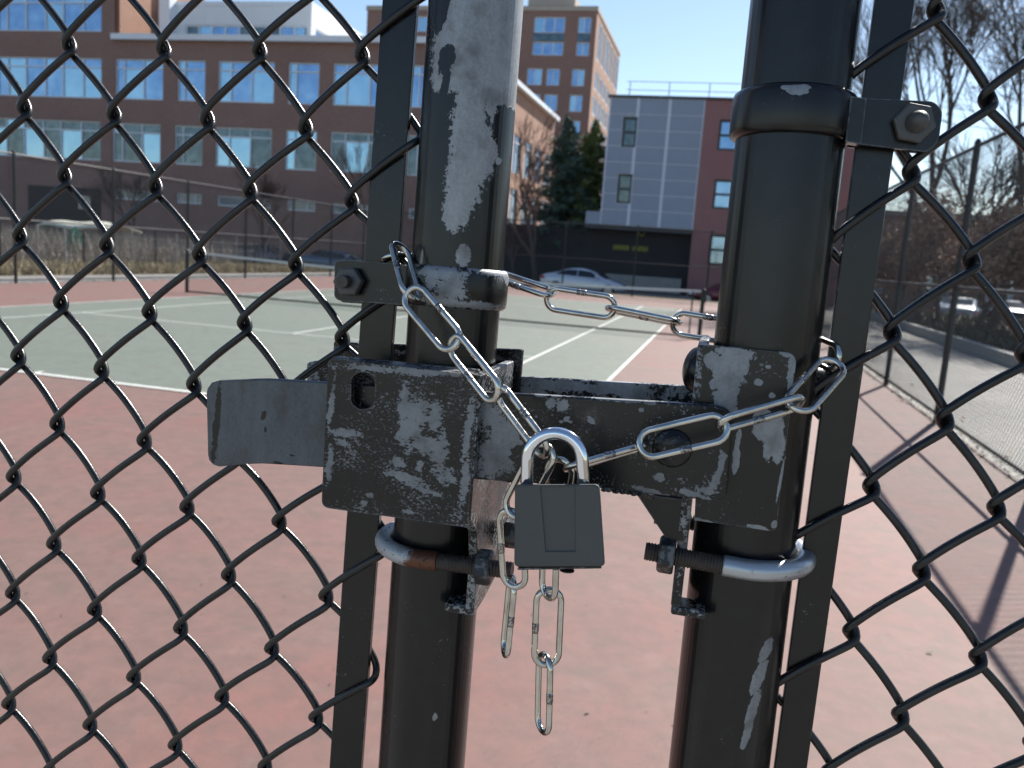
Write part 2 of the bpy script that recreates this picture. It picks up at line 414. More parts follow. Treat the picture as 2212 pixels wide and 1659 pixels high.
# ------------------------------------------------------------------ buildings
def brick_mat(name, c1, c2, mortar, sc=1.0):
    k = N(name); ge = k.n("ShaderNodeNewGeometry"); sx = k.n("ShaderNodeSeparateXYZ"); k.l(ge.outputs["Position"], sx.inputs[0])
    u = k.math('ADD', sx.outputs[0], sx.outputs[1]); cb = k.n("ShaderNodeCombineXYZ"); k.l(u, cb.inputs[0]); k.l(sx.outputs[2], cb.inputs[1])
    br = k.n("ShaderNodeTexBrick"); k.l(cb.outputs[0], br.inputs["Vector"]); br.inputs["Scale"].default_value = 1.0
    br.inputs["Brick Width"].default_value = 0.21 * sc; br.inputs["Row Height"].default_value = 0.075 * sc; br.inputs["Mortar Size"].default_value = 0.008
    br.inputs["Color1"].default_value = (*c1, 1); br.inputs["Color2"].default_value = (*c2, 1); br.inputs["Mortar"].default_value = (*mortar, 1)
    big = k.noise(ge.outputs["Position"], 0.35, 5, 0.6)
    c = k.mix(k.math('MULTIPLY', k.ramp(big, 0.35, 0.75), 0.35), br.outputs["Color"], tuple(x * 0.65 for x in c1))
    k.set(color=c, rough=0.88); k.bump(br.outputs["Fac"], -0.4, 0.01)
    return k.m
M['brick'] = brick_mat("dark red brick", (0.265, 0.150, 0.124), (0.33, 0.192, 0.162), (0.25, 0.205, 0.185))
M['brick_sunlit'] = brick_mat("sunlit red brick", (0.38, 0.19, 0.125), (0.45, 0.235, 0.16), (0.34, 0.27, 0.22))  # lit copy of the brick: sunlight put into a brighter, more orange colour
M['redpanel'] = plain("oxide red cladding", (0.31, 0.145, 0.14), 0.6, 0, 0.12, 1.2)
M['greypanel'] = plain("blue grey fibre cement panel", (0.30, 0.355, 0.45), 0.55, 0, 0.10, 1.5)
M['seam'] = plain("pale panel seam", (0.72, 0.77, 0.86), 0.5, 0, 0.08, 3)
M['white'] = plain("white metal trim", (0.76, 0.80, 0.86), 0.5, 0, 0.06, 2)
M['whitewall'] = plain("white composite wall", (0.72, 0.755, 0.79), 0.5, 0, 0.06, 1)
M['frame'] = plain("pale aluminium window frame", (0.72, 0.77, 0.84), 0.45, 0.0, 0.06, 3)
M['dframe'] = plain("dark window frame", (0.03, 0.035, 0.04), 0.4)
M['darkwall'] = plain("near black cladding", (0.022, 0.021, 0.023), 0.7, 0, 0.4, 0.7)
M['stone'] = plain("limestone cornice", (0.42, 0.38, 0.33), 0.8, 0, 0.15, 2)
def glass_mat(name, c0, c1, sc=0.9, ior=2.3, metal=0.0):
    k = N(name); p = k.pos(); f = k.noise(p, sc, 3, 0.6)
    k.set(color=k.mix(k.ramp(f, 0.35, 0.7), c0, c1), rough=0.06, metal=metal); k.b.inputs["IOR"].default_value = ior
    k.bump(k.noise(p, 0.8, 2), 0.12, 0.05); return k.m
M['glassA'] = glass_mat("window glass with blue reflection", (0.13, 0.25, 0.44), (0.24, 0.38, 0.56), metal=0.75)  # blue sky reflection is put into the glass tint
M['glassB'] = glass_mat("window glass with drawn blind", (0.22, 0.42, 0.58), (0.30, 0.50, 0.66), metal=0.6)
M['glassC'] = glass_mat("dim window glass", (0.03, 0.06, 0.075), (0.11, 0.17, 0.20), 1.6, 1.8, metal=0.35)
M['glassD'] = glass_mat("pale frosted glass", (0.20, 0.25, 0.27), (0.27, 0.32, 0.34), 3, 1.5)

class Plane:
    """a facade: u runs along it, d goes into the building"""
    def __init__(s, kind, c): s.k = kind; s.c = c
    def P(s, u, z, d=0.0): return (u, s.c + d, z) if s.k == 'y' else (s.c - d, u, z)
def facade(pl, u0, u1, z0, z1, holes, mat, parent, name="wall", depth=0.22, thick=0.5):
    us = sorted(set([u0, u1] + [h[0] for h in holes] + [h[1] for h in holes])); zs = sorted(set([z0, z1] + [h[2] for h in holes] + [h[3] for h in holes]))
    us = [u for u in us if u0 <= u <= u1]; zs = [z for z in zs if z0 <= z <= z1]
    b = MB()
    for a in range(len(us) - 1):
        for c in range(len(zs) - 1):
            um, zm = (us[a] + us[a+1]) / 2, (zs[c] + zs[c+1]) / 2
            if any(h[0] < um < h[1] and h[2] < zm < h[3] for h in holes): continue
            b.quad(pl.P(us[a], zs[c]), pl.P(us[a+1], zs[c]), pl.P(us[a+1], zs[c+1]), pl.P(us[a], zs[c+1]))
    for h in holes:
        A, B, C, D = (h[0], h[2]), (h[1], h[2]), (h[1], h[3]), (h[0], h[3])
        for (p, q) in ((A, B), (B, C), (C, D), (D, A)):
            b.quad(pl.P(*p), pl.P(*q), pl.P(*q, depth), pl.P(*p, depth))
    b.quad(pl.P(u0, z0, thick), pl.P(u1, z0, thick), pl.P(u1, z1, thick), pl.P(u0, z1, thick))
    b.quad(pl.P(u0, z1), pl.P(u1, z1), pl.P(u1, z1, thick), pl.P(u0, z1, thick))
    return b.obj(name, mat, parent, fix=False)
def bar(b, pl, u0, u1, z0, z1, d0, d1):
    x0, y0, _ = pl.P(u0, z0, d0); x1, y1, _ = pl.P(u1, z1, d1)
    b.box((min(x0, x1), min(y0, y1), z0), (max(x0, x1), max(y0, y1), z1))
def window(pl, u0, u1, z0, z1, parent, mull=(), trans=(), fmat='frame', gl=('glassA',), fw=0.085, depth=0.2, sill=False):
    b = MB(); d0, d1 = depth - 0.10, depth - 0.001
    bar(b, pl, u0, u1, z0, z0 + fw, d0, d1); bar(b, pl, u0, u1, z1 - fw, z1, d0, d1)
    bar(b, pl, u0, u0 + fw, z0 + fw, z1 - fw, d0, d1); bar(b, pl, u1 - fw, u1, z0 + fw, z1 - fw, d0, d1)
    us = [u0 + fw / 2] + list(mull) + [u1 - fw / 2]; zs = [z0 + fw / 2] + list(trans) + [z1 - fw / 2]
    for m in mull: bar(b, pl, m - fw / 2, m + fw / 2, z0 + fw, z1 - fw, d0, d1)
    for i in range(len(us) - 1):
        for t in trans: bar(b, pl, us[i] + fw / 2, us[i+1] - fw / 2, t - fw / 2, t + fw / 2, d0 + 0.003, d1)
    w = b.obj("window", M[fmat], parent)
    for i in range(len(us) - 1):
        for j in range(len(zs) - 1):
            q = MB(); a, c, e, f = us[i] + fw / 2, us[i+1] - fw / 2, zs[j] + fw / 2, zs[j+1] - fw / 2
            q.quad(pl.P(a, e, depth - 0.03), pl.P(c, e, depth - 0.03), pl.P(c, f, depth - 0.03), pl.P(a, f, depth - 0.03))
            o = q.obj("pane", M[random.choice(gl)], w, fix=False)
    return w

YB = 46.0
fx = lambda px, py=200: at(px, py, YB).x
fz = lambda px, py: at(px, py, YB).z
pl = Plane('y', YB)
bo = thing("brick_office_building", (-20, YB + 6, -0.3), "long brick office building with bands of blue windows behind the left side of the court", "building")
XC = fx(1008, 104); XT = fx(248, 60); ZL = fz(600, 92); ZL2 = fz(600, 79)
holes = []; wins = []
def W(p0, p1, yt, yb, mull, ty, row, gl, xm=None):
    xm = xm or (p0 + p1) / 2
    ym = (yt + yb) / 2
    u0, u1 = fx(p0, ym), fx(p1, ym); z1, z0 = fz(xm, yt), fz(xm, yb)
    tr = [fz(xm, ty)] if ty else []
    holes.append((u0, u1, z0, z1)); wins.append((u0, u1, z0, z1, [fx(m, ym) for m in mull], tr, gl))
cols = [(-290, -32, [-240, -196, -152, -108, -70]), (-8, 219, [16, 54, 96, 134, 178]), (249, 352, [267, 309]), (383, 443, [398]), (471, 592, [498, 543]), (622, 689, [639]), (719, 845, [748, 798]), (884, 985, [905, 945])]
for ci, (p0, p1, mu) in enumerate(cols):
    xm = (p0 + p1) / 2
    y2t = 121.0 + 0.0215 * xm; y3t = 254 + 0.042 * xm
    W(p0, p1, y2t, y2t + 85 + 0.008 * xm, mu, y2t + 20, 2, ('glassA', 'glassA', 'glassB'))
    W(p0 - 2 - 4 * (ci > 1), p1 - 2 - 4 * (ci > 1), y3t, y3t + 82 + 0.006 * xm, [m - 4 for m in mu], y3t + 20, 3, ('glassC', 'glassC', 'glassB'))
    if ci > 1:
        y4 = 407 + 0.066 * (xm - 249)
        W(p0 - 2, p1 - 8, y4, y4 + 22, [(p0 + p1) / 2 + 8], None, 4, ('glassD',))
# the taller left block keeps going up
y1b = 66
facade(pl, -62, XC, -0.3, ZL, holes, M['brick'], bo)
holes1 = []; u0, u1 = fx(-8, 30), fx(219, 30)
z0_, z1_ = fz(100, 67), fz(100, -30)
facade(pl, -62, XT, ZL, 26, [(u0, u1, z0_, z1_), (fx(-290, 60), fx(-32, 60), z0_, z1_)], M['brick'], bo)
window(pl, u0, u1, z0_, z1_, bo, [fx(m, 30) for m in (13, 54, 96, 134, 178)], [fz(100, 5)], gl=('glassA', 'glassA', 'glassB'))
window(pl, fx(-290, 60), fx(-32, 60), z0_, z1_, bo, [fx(m, 60) for m in (-240, -196, -152, -108, -70)], [fz(100, 5)], gl=('glassA', 'glassA', 'glassB'))
for w_ in wins: window(pl, *w_[:4], bo, w_[4], w_[5], gl=w_[6])
# garage opening and its pale door on the ground floor
gx0, gx1 = fx(62, 430), fx(218, 430)
b = MB(); bar(b, pl, gx0, gx1, -0.3, fz(140, 404), -0.06, 0.0); b.obj("loading_door", M["darkwall"], bo)
b = MB(); bar(b, pl, fx(171, 430), fx(197, 430), fz(184, 452), fz(184, 423), -0.09, -0.06); b.obj("loading_window", M['glassD'], bo)
b = MB(); b.box((XT, YB - 0.45, ZL), (XC + 0.45, YB + 0.3, ZL2)); b.box((XC - 0.2, YB + 0.3, ZL), (XC + 0.45, atx(1197, 290, XC).y, ZL2)); b.obj("roof_ledge", M['white'], bo)
b = MB(); b.box((XT, YB + 0.3, ZL - 0.3), (XC - 0.2, atx(1197, 290, XC).y, ZL)); b.obj("roof", M['conc'], bo)
# side wall lit by the sun
sp_ = Plane('x', XC); yend = atx(1197, 290, XC).y
sh = []; sw = []
for i in range(int((yend - YB - 3.5) / 4.0) + 1):
    y0 = YB + 1.6 + i * 4.0
    for r in (0, 2):
        h = wins[r]; z0, z1 = h[2], h[3]
        # same storeys as the front, taken from the first complete column
    for (za, zb) in ((7.9, 10.9), (3.6, 6.7), (0.6, 2.4)):
        sh.append((y0, y0 + 2.5, za, zb)); sw.append((y0, y0 + 2.5, za, zb))
sh.sort()
facade(sp_, YB, yend, -0.3, ZL, sh, M['brick_sunlit'], bo, name="side_wall")
for h in sw: window(sp_, *h, bo, [(h[0] + h[1]) / 2], [h[3] - 0.6], gl=('glassA', 'glassB'))
# side of the taller block, set back wall with window, white pier
YS = 50.5
b = MB(); b.box((XT - 0.4, YB + 0.501, ZL), (XT - 0.002, YS + 6, 26)); b.obj("side_wall", M['brick_sunlit'], bo)
ps = Plane('y', YS); xa, xb = at(262, 40, YS).x, at(331, 40, YS).x; za, zb = at(300, 84, YS).z, at(300, 8, YS).z
facade(ps, XT, at(345, 40, YS).x, ZL, 26, [(xa, xb, za, zb)], M['brick'], bo)
window(ps, xa, xb, za, zb, bo, [xa + (xb - xa) * 0.5], [za + (zb - za) * 0.62], gl=('glassC',), fmat='dframe')
b = MB(); b.box((at(343, 40, 48.6).x, 48.6, ZL2), (at(366, 40, 48.6).x, 49.4, 26)); b.obj("white_pier", M['white'], bo)
# white rooftop storey
YP = 49.4; pp = Plane('y', YP); px0, px1 = at(368, 60, YP).x, at(672, 60, YP).x; zt = at(672, 3, YP).z
hz0, hz1 = at(530, 88, YP).z, at(530, 54, YP).z
facade(pp, px0, px1, ZL, zt, [(px0 + 1.2, px1 - 0.25, hz0, hz1)], M['whitewall'], bo, name="rooftop_wall")
n_ = 9; ua, ub = px0 + 1.2, px1 - 0.25
window(pp, ua, ub, hz0, hz1, bo, [ua + (ub - ua) * i / n_ for i in range(1, n_)], [], gl=('glassA', 'glassC', 'glassB'), fw=0.11)
b = MB()
bar(b, pp, px0, px1 + 0.06, hz1 + 1.28, hz1 + 1.36, -0.06, 0.0); b.obj("panel_joint", M['frame'], bo)
for i in range(1, 4):
    b = MB(); uu = px0 + (px1 - px0) * i / 4; bar(b, pp, uu - 0.03, uu + 0.03, hz1 + 0.1, zt, -0.03, 0.0); b.obj("panel_joint", M['frame'], bo)
pq = Plane('x', px1); ye = atx(816, 91, px1).y
facade(pq, YP, ye, ZL, zt, [(YP + 0.7, ye - 1.2, hz0, hz1)], M['whitewall'], bo, name="rooftop_wall")
window(pq, YP + 0.7, ye - 1.2, hz0, hz1, bo, [YP + 0.7 + (ye - YP - 1.9) * i / 7 for i in range(1, 7)], [], gl=('glassB', 'glassA'), fw=0.12)
b = MB(); b.box((px0, YP + 0.5, zt - 0.3), (px1 - 0.5, ye, zt)); b.obj("roof", M['conc'], bo)

# tall brick building far behind ------------------------------------
YTB = 100.0; pt = Plane('y', YTB)
tb = thing("tall_brick_building", (-8, YTB + 8, -0.3), "tall brick tower block with a sunlit side wall beyond the evergreens", "building")
tx = lambda px, py=100: at(px, py, YTB).x
tz = lambda px, py: at(px, py, YTB).z
tx0, tx1 = tx(792, 60), tx(1288, 60); ztt = tz(1288, 24)
th = []
for (ya, yb) in ((36, 71), (90, 120)):
    for (pa, pb) in ((880, 948), (975, 1060), (1080, 1116), (1150, 1217), (1245, 1273)):
        th.append((tx(pa), tx(pb), tz(1210, yb), tz(1210, ya), 3 if pb - pa > 50 else 2))
for r in range(8):
    ya = 148 + r * 55.5; yb = ya + 37
    for (pa, pb) in ((880, 915), (930, 960), (990, 1020), (1040, 1068), (1085, 1115), (1139, 1172), (1181, 1210), (1236, 1264)):
        sh_ = -0.09 * (ya - 148)
        th.append((tx(pa + sh_, ya), tx(pb + sh_, ya), tz(1210, yb), tz(1210, ya), 2))
# snap the columns so that windows of one column line up
facade(pt, tx0, tx1, -0.3, ztt, [h[:4] for h in th], M['brick'], tb, depth=0.3)
for h in th: window(pt, *h[:4], tb, [h[0] + (h[1] - h[0]) * i / h[4] for i in range(1, h[4])], [], gl=('glassA', 'glassB'), depth=0.28, fw=0.12)
b = MB()
bar(b, pt, tx(1150), tx(1217), tz(1210, 89), tz(1210, 72), -0.02, 0.0); b.obj("spandrel", M['glassC'], tb)
b = MB(); bar(b, pt, tx(1245), tx(1273), tz(1210, 89), tz(1210, 72), -0.02, 0.0); b.obj("spandrel", M['glassC'], tb)
yte_ = atx(1338, 129, tx1).y; b = MB(); b.box((tx0 - 0.1, YTB - 0.15, ztt), (tx1 + 0.1, yte_, ztt + 0.55)); b.box((tx(1130), YTB + 1, ztt + 0.9), (tx(1232), YTB + 12, ztt + 2.0)); b.obj("cornice", M['stone'], tb)
yte = atx(1338, 129, tx1).y; px_ = Plane('x', tx1)
shl = []
zr = [(tz(1210, 148 + r * 55.5 + 34), tz(1210, 148 + r * 55.5 - 8)) for r in range(8)] + [(tz(1210, 118), tz(1210, 34))]
nb = 6; bw = (yte - YTB - 1.5) / nb
for (z0, z1) in zr:
    for i in range(nb): shl.append((YTB + 1.5 + i * bw + 0.5, YTB + 1.5 + (i + 1) * bw - 0.3, z0, z1))
facade(px_, YTB, yte, -0.3, ztt, shl, M['brick_sunlit'], tb, name="side_wall", depth=0.15)
for h in shl: window(px_, *h, tb, [(h[0] + h[1]) / 2], [], gl=('glassB', 'glassD'), fmat='white', fw=0.18, depth=0.14)

# grey panelled building ---------------------------------------------
gb = thing("panelled_apartment_building", (10, YB + 5, -0.3), "apartment building clad in blue grey panels and oxide red behind the far fence", "building")
Gl, Gm = fx(1314, 260), fx(1520, 260); Gr = Gm + 8.9
Gz1 = fz(1400, 212); Gz0 = fz(1380, 489)
gh = []
for (ya, yb) in ((252, 318), (376, 440)):
    # two sash windows of the grey part
    xa, xb = (1344, 1375) if ya < 300 else (1333, 1364)
    gh.append((fx(xa, (ya + yb) / 2), fx(xb, (ya + yb) / 2), fz(1355, yb), fz(1355, ya)))
rh = []
for (ya, yb) in ((258, 325), (388, 452), (508, 574)):
    for dx in (0, 5.2):
        xm = 1578
        u = fx(1552 - (ya - 258) * 0.085, (ya + yb) / 2) + dx
        rh.append((u, u + 1.35, fz(1565, yb), fz(1565, ya)))
facade(pl, Gm, Gr, -0.3, Gz1, rh, M['redpanel'], gb, name="wall")
body = MB(); body.box((Gl + 0.05, YB + 0.52, Gz0), (Gr, YB + 14, Gz1 - 0.02)); body.box((Gm, YB + 0.52, -0.3), (Gr, YB + 14, Gz0)); body.obj("core", M['darkwall'], gb)
facade(pl, Gl, Gm, Gz0, Gz1, gh, M['seam'], gb, name="backing_wall")
# panels stand proud of the backing
rows = 8; cx_ = [Gl, fx(1368, 350), fx(1436, 350), Gm]
rz = [Gz0 + (Gz1 - Gz0) * i / rows for i in range(rows + 1)]
for r in range(rows):
    for c in range(3):
        x0 = cx_[c] + 0.09; x1 = cx_[c+1] - (0.09 if c < 2 else 0.06); z0, z1 = rz[r] + 0.02, rz[r+1] - 0.025
        rects = [(x0, x1, z0, z1)]
        for h in gh:
            hx0, hx1, hz0_, hz1_ = h[0] - 0.03, h[1] + 0.03, h[2] - 0.03, h[3] + 0.03
            new = []
            for (a0, a1, b0, b1) in rects:
                if hx1 <= a0 or hx0 >= a1 or hz1_ <= b0 or hz0_ >= b1: new.append((a0, a1, b0, b1)); continue
                if hx0 > a0: new.append((a0, hx0, b0, b1))
                if hx1 < a1: new.append((hx1, a1, b0, b1))
                m0, m1 = max(a0, hx0), min(a1, hx1)
                if hz0_ > b0: new.append((m0, m1, b0, hz0_))
                if hz1_ < b1: new.append((m0, m1, hz1_, b1))
            rects = new
        b = MB()
        for (a0, a1, b0, b1) in rects: b.box((a0, YB - 0.035, b0), (a1, YB - 0.001, b1))
        if rects: b.obj("panel", M['greypanel'], gb)
for h in gh: window(pl, *h, gb, [], [(h[2] + h[3]) / 2], fmat='dframe', gl=('glassC',), fw=0.13)
for h in rh: window(pl, *h, gb, [], [(h[2] + h[3]) / 2], fmat='dframe', gl=('glassC', 'glassC', 'glassA'), fw=0.13)
b = MB(); b.box((Gl - 0.1, YB - 0.12, Gz1), (Gr + 0.1, YB + 14, Gz1 + 0.14)); b.obj("roof_edge", M['dframe'], gb)
b = MB(); b.box((Gl - 0.9, YB - 0.05, Gz0 - 0.02), (Gl - 0.002, YB + 3, Gz0 + 0.75)); b.obj("bay_end", M['greypanel'], gb)
b = MB(); b.box((Gl - 0.9, YB - 0.1, Gz0 - 0.28), (Gm - 0.01, YB + 6, Gz0 - 0.022)); b.obj("soffit_beam", M['dframe'], gb)
b = MB(); b.box((Gl - 9.0, YB + 1.2, -0.3), (Gm - 0.01, YB + 1.8, Gz0 - 0.28)); b.obj("recessed_ground_floor", M['darkwall'], gb)
rz_ = Gz1 + 0.14
for i in range(6):
    xx = Gl + 1.0 + i * 2.4
    b = MB(); b.tube([(xx, YB + 1.2, rz_), (xx, YB + 1.2, rz_ + 1.05)], 0.035, 6); b.obj("railing_post", M['frame'], gb)
for zz in (1.05, 0.55):
    b = MB(); b.tube([(Gl + 0.8, YB + 1.2, rz_ + zz), (Gl + 13.2, YB + 1.2, rz_ + zz)], 0.028, 6); b.obj("railing_bar", M['frame'], gb)
# yellow sign on the dark wall: round mark above two blurred words
k = N("yellow sign paint"); k.set(color=(0.30, 0.30, 0.06), rough=0.6); M['sign'] = k.m
sg = thing("shop_sign", tuple(at(1362, 537, YB + 1.1)), "yellow raised lettering with a round mark above on the dark ground floor wall", "sign")
YSG = YB + 1.14
s0, s1, s2, s3 = at(1325, 533, YSG), at(1360, 536, YSG), at(1366, 536, YSG), at(1399, 541, YSG)
for (n, a, c) in ((9, s0.x, s1.x), (8, s2.x, s3.x)):
    # the lettering is too soft in the photograph to read: raised strokes of the same size and rhythm
    st = (c - a) / n
    for i in range(n):
        b = MB(); xx = a + st * (i + 0.2); w = st * 0.55; z0 = s1.z - 0.13
        b.tube([(xx, YSG, z0), (xx, YSG, z0 + 0.27)], 0.045, 5)
        zz = z0 + (0.0, 0.13, 0.26)[(i * 2) % 3]
        b.tube([(xx, YSG, zz), (xx + w, YSG, zz)], 0.045, 5)
        if i % 2: b.tube([(xx + w, YSG, z0), (xx + w, YSG, z0 + 0.27)], 0.04, 5)
        b.obj("letter", M['sign'], sg)
cc = at(1386, 503, YSG); b = MB(); b.tube([(cc.x + 0.17 * math.cos(a * PI / 8), YSG, cc.z + 0.17 * math.sin(a * PI / 8)) for a in range(16)], 0.055, 6, closed=True); b.obj("round_mark", M['sign'], sg)
# low pale wall in front of the ground floor
lwall = thing("low_wall", tuple(at(1390, 640, 44.6)), "long low pale concrete wall at the foot of the panelled building", "wall")
b = MB(); a_ = at(1308, 590, 44.6); c_ = at(1471, 606, 44.6); b.box((a_.x, 44.6, at(1390, 630, 44.6).z), (c_.x, 44.9, at(1390, 597, 44.6).z)); b.obj("wall_face", M['conc'], lwall, bevel=0.02)
b = MB(); b.box((a_.x, 44.62, -0.3), (c_.x, 44.88, at(1390, 630, 44.6).z)); b.obj("wall_base", M['darkwall'], lwall)

# brick house seen through the right fence and trees
bh = thing("brick_house", (34, 62, -0.4), "low brick and grey building far behind the trees at the right", "building")
pl3 = Plane('y', 56.0); hl = []
for i in range(10):
    for (za, zb) in ((0.6, 2.4), (3.6, 5.2)): hl.append((21.5 + i * 4.0, 23.2 + i * 4.0, za, zb))
facade(pl3, 19.6, 70, -0.4, 5.9, hl, M['brick'], bh)
for h in hl: window(pl3, *h, bh, [(h[0] + h[1]) / 2], [], gl=('glassA', 'glassC'), fmat='white')
b = MB(); b.box((19.3, 55.6, 5.9), (70.3, 66, 6.2)); b.obj("roof", M['conc'], bh)
b = MB(); b.box((19.6, 56.6, -0.4), (70, 66, 5.89)); b.obj("core", M['darkwall'], bh)

# ------------------------------------------------------------------ vegetation
M['bark'] = plain("grey brown bark", (0.085, 0.068, 0.055), 0.9, 0, 0.35, 12, 0.5, 0.02)
M['twig'] = plain("reddish brown twigs", (0.12, 0.075, 0.06), 0.9, 0, 0.3, 3)
def leaf_mat(name, a, b_, sc=1.2):
    k = N(name); p = k.pos(); f = k.noise(p, sc, 4, 0.6); k.set(color=k.mix(k.ramp(f, 0.3, 0.7), a, b_), rough=0.7)
    k.b.inputs["Subsurface Weight"].default_value = 0.0; return k.m
M['needle'] = leaf_mat("blue green spruce needles", (0.045, 0.085, 0.065), (0.13, 0.19, 0.14), 0.8)
M['needle2'] = leaf_mat("yellow green pine needles", (0.08, 0.12, 0.045), (0.26, 0.32, 0.12), 0.8)
M['dryleaf'] = leaf_mat("dry orange brown leaves", (0.22, 0.115, 0.06), (0.40, 0.23, 0.125), 2)
M['drygrass'] = leaf_mat("dry straw grass", (0.24, 0.19, 0.10), (0.40, 0.34, 0.22), 2)
M['drystem'] = leaf_mat("grey dry stems", (0.22, 0.19, 0.16), (0.42, 0.38, 0.32), 2)
M['shrub'] = leaf_mat("dull winter shrub", (0.05, 0.045, 0.03), (0.12, 0.10, 0.06), 2)

def bare_tree(name, base, H, spread, label, seed, levels=5, trunk_r=None, fork=0.28, lean=(0, 0), leaves=0, twig='twig', dens=1.0, group=None, cat="tree"):
    rnd = random.Random(seed); base = Vector(base)
    t = thing(name, tuple(base), label, cat, group)
    r0 = trunk_r or H * 0.016
    tb_, cb = MB(), MB(); tips = []
    def limb(p, d, L, r, lv):
        n = 4 if lv < 2 else 3
        pts = [p]; q = p.copy(); dd = d.copy()
        for i in range(n):
            dd = (dd + Vector((rnd.gauss(0, .11), rnd.gauss(0, .11), rnd.gauss(0.03, .08)))).normalized()
            q = q + dd * L / n; pts.append(q.copy())
        rr = [r * (1 - 0.45 * i / n) for i in range(n + 1)]
        (tb_ if lv == 0 else cb).tube(pts, rr, 7 if lv == 0 else (5 if lv < 2 else 3), cap=(lv == 0))
        if lv >= levels: tips.append(q); return
        kids = int(round((3.4 if lv < 2 else 3.6) * dens)) + (1 if rnd.random() < 0.5 else 0)
        for kx in range(kids):
            fr = rnd.uniform(0.35, 1.0) if lv else rnd.uniform(0.55, 1.0)
            if kx == 0: fr = 1.0
            idx = fr * n; i0 = min(int(idx), n - 1); pp = pts[i0].lerp(pts[i0 + 1], idx - i0)
            az = rnd.uniform(0, 2 * PI); an = rnd.uniform(0.25, 0.75) * spread * (0.35 if kx == 0 else 1)
            side = Vector((math.cos(az), math.sin(az), 0)); side = (side - dd * side.dot(dd)).normalized()
            nd = (dd * math.cos(an) + side * math.sin(an) + Vector((0, 0, 0.12))).normalized()
            limb(pp, nd, L * rnd.uniform(0.58, 0.82), max(r * rnd.uniform(0.45, 0.62), 0.0075), lv + 1)
    limb(base - Vector((0, 0, 0.05)), Vector((lean[0], lean[1], 1)).normalized(), H * fork, r0, 0)
    tb_.obj("trunk", M['bark'], t, fix=False); 
    cb.obj("crown", M[twig], t, fix=False)
    if leaves:
        lb = MB()
        for i in range(leaves):
            p = rnd.choice(tips) + Vector((rnd.gauss(0, .25), rnd.gauss(0, .25), rnd.gauss(0, .25)))
            a = Vector((rnd.gauss(0, 1), rnd.gauss(0, 1), rnd.gauss(0, 1))).normalized(); c = a.orthogonal().normalized(); s_ = rnd.uniform(.07, .12)
            lb.quad(p, p + a * s_, p + a * s_ + c * s_ * .7, p + c * s_ * .7)
        lb.obj("leaves", M['dryleaf'], t, fix=False)
    return t
def conifer(base, H, R, label, seed, mat, dens=1.0, droop=0.25):
    rnd = random.Random(seed); base = Vector(base); t = thing("evergreen_tree", tuple(base), label, "tree", "evergreens beyond the far fence")
    b = MB(); b.tube([base, base + Vector((0, 0, H * 0.97))], [H * 0.02, 0.02], 7); b.obj("trunk", M['bark'], t, fix=False)
    cb = MB(); n = int(150 * dens)
    for i in range(n):
        fr = (i + rnd.random()) / n; z = H * (0.2 + 0.79 * fr); L = R * (1 - fr) ** 0.8 * rnd.uniform(0.65, 1.12) + 0.12
        az = rnd.uniform(0, 2 * PI); d = Vector((math.cos(az), math.sin(az), 0)); up = rnd.uniform(-droop, 0.15)
        m = max(6, int(L * 26))
        for j in range(m):
            q = (j + rnd.random()) / m; w = (1 - q * 0.55) * 0.42 * min(1, L)
            c = base + Vector((0, 0, z)) + d * L * q + Vector((0, 0, up * L * q)) + Vector((rnd.gauss(0, w * .5), rnd.gauss(0, w * .5), rnd.gauss(-0.05, .09)))
            for _ in range(4):
                a = (d * 0.6 + Vector((rnd.gauss(0, .7), rnd.gauss(0, .7), rnd.gauss(-.1, .45)))).normalized(); e = a.orthogonal(); s_ = rnd.uniform(.16, .34)
                cb.add([c - e * .045, c + e * .045, c + a * s_], [(0, 1, 2)])
    cb.obj("crown", M[mat], t, fix=False); return t

GZ = -0.41
# two evergreens beyond the far fence
YE = 49.0
e1, e2 = at(1205, 560, YE), at(1262, 560, YE + 1)
conifer((e1.x, YE, -0.3), at(1212, 248, YE).z + 0.3 , 3.0, "tall blue green spruce left of the panelled building", 3, 'needle', 1.35)
conifer((e2.x, YE + 1, -0.3), at(1268, 258, YE + 1).z + 0.3, 2.9, "yellow green pine tree touching the panelled building", 4, 'needle2', 1.35)
# bare trees between
def tr(px, Y, H, sp, label, seed, **kw):
    c = at(px, 600, Y); z = GZ if Y > 33.5 or c.x < -6.7 or c.x > 18.2 else 0.0
    if Y < 33.5 : z = 0.0
    return bare_tree("bare_tree", (c.x, Y, z - 0.02), H, sp, label, seed, **kw)
tr(1158, 42.5, 12.0, 0.9, "bare twiggy tree between the left gate post and the spruce", 11, levels=5)
tr(1112, 44.0, 7.0, 0.8, "small bare tree just right of the left gate post", 12, levels=4)
tr(288, 40, 8.2, 0.8, "bare tree before the brick office, leftmost of three", 13, levels=5, twig='bark')
tr(565, 41, 8.0, 0.8, "bare tree before the brick office, middle of three", 14, levels=5)
tr(800, 41, 9.4, 1.0, "reddish bare tree before the brick office, right of three", 15, levels=5)
tr(1985, 33, 21, 0.85, "large bare tree with many upright limbs, nearest the right gate post", 21, levels=6, trunk_r=0.27, twig='bark', fork=0.27)
tr(2165, 27, 19, 1.0, "large bare tree with spreading branches at the right edge", 22, levels=6, trunk_r=0.22, twig='bark', fork=0.24, leaves=1200)
tr(2070, 44, 17, 1.0, "bare tree standing between the two large ones at the right", 23, levels=5, twig='bark', fork=0.22)
tr(2125, 22, 6.8, 1.2, "young oak holding dry orange leaves behind the right fence", 24, levels=5, leaves=9000, fork=0.2)
tr(1965, 30, 7.3, 1.3, "young oak with dry leaves near the far corner of the right fence", 25, levels=5, leaves=8000, fork=0.2)
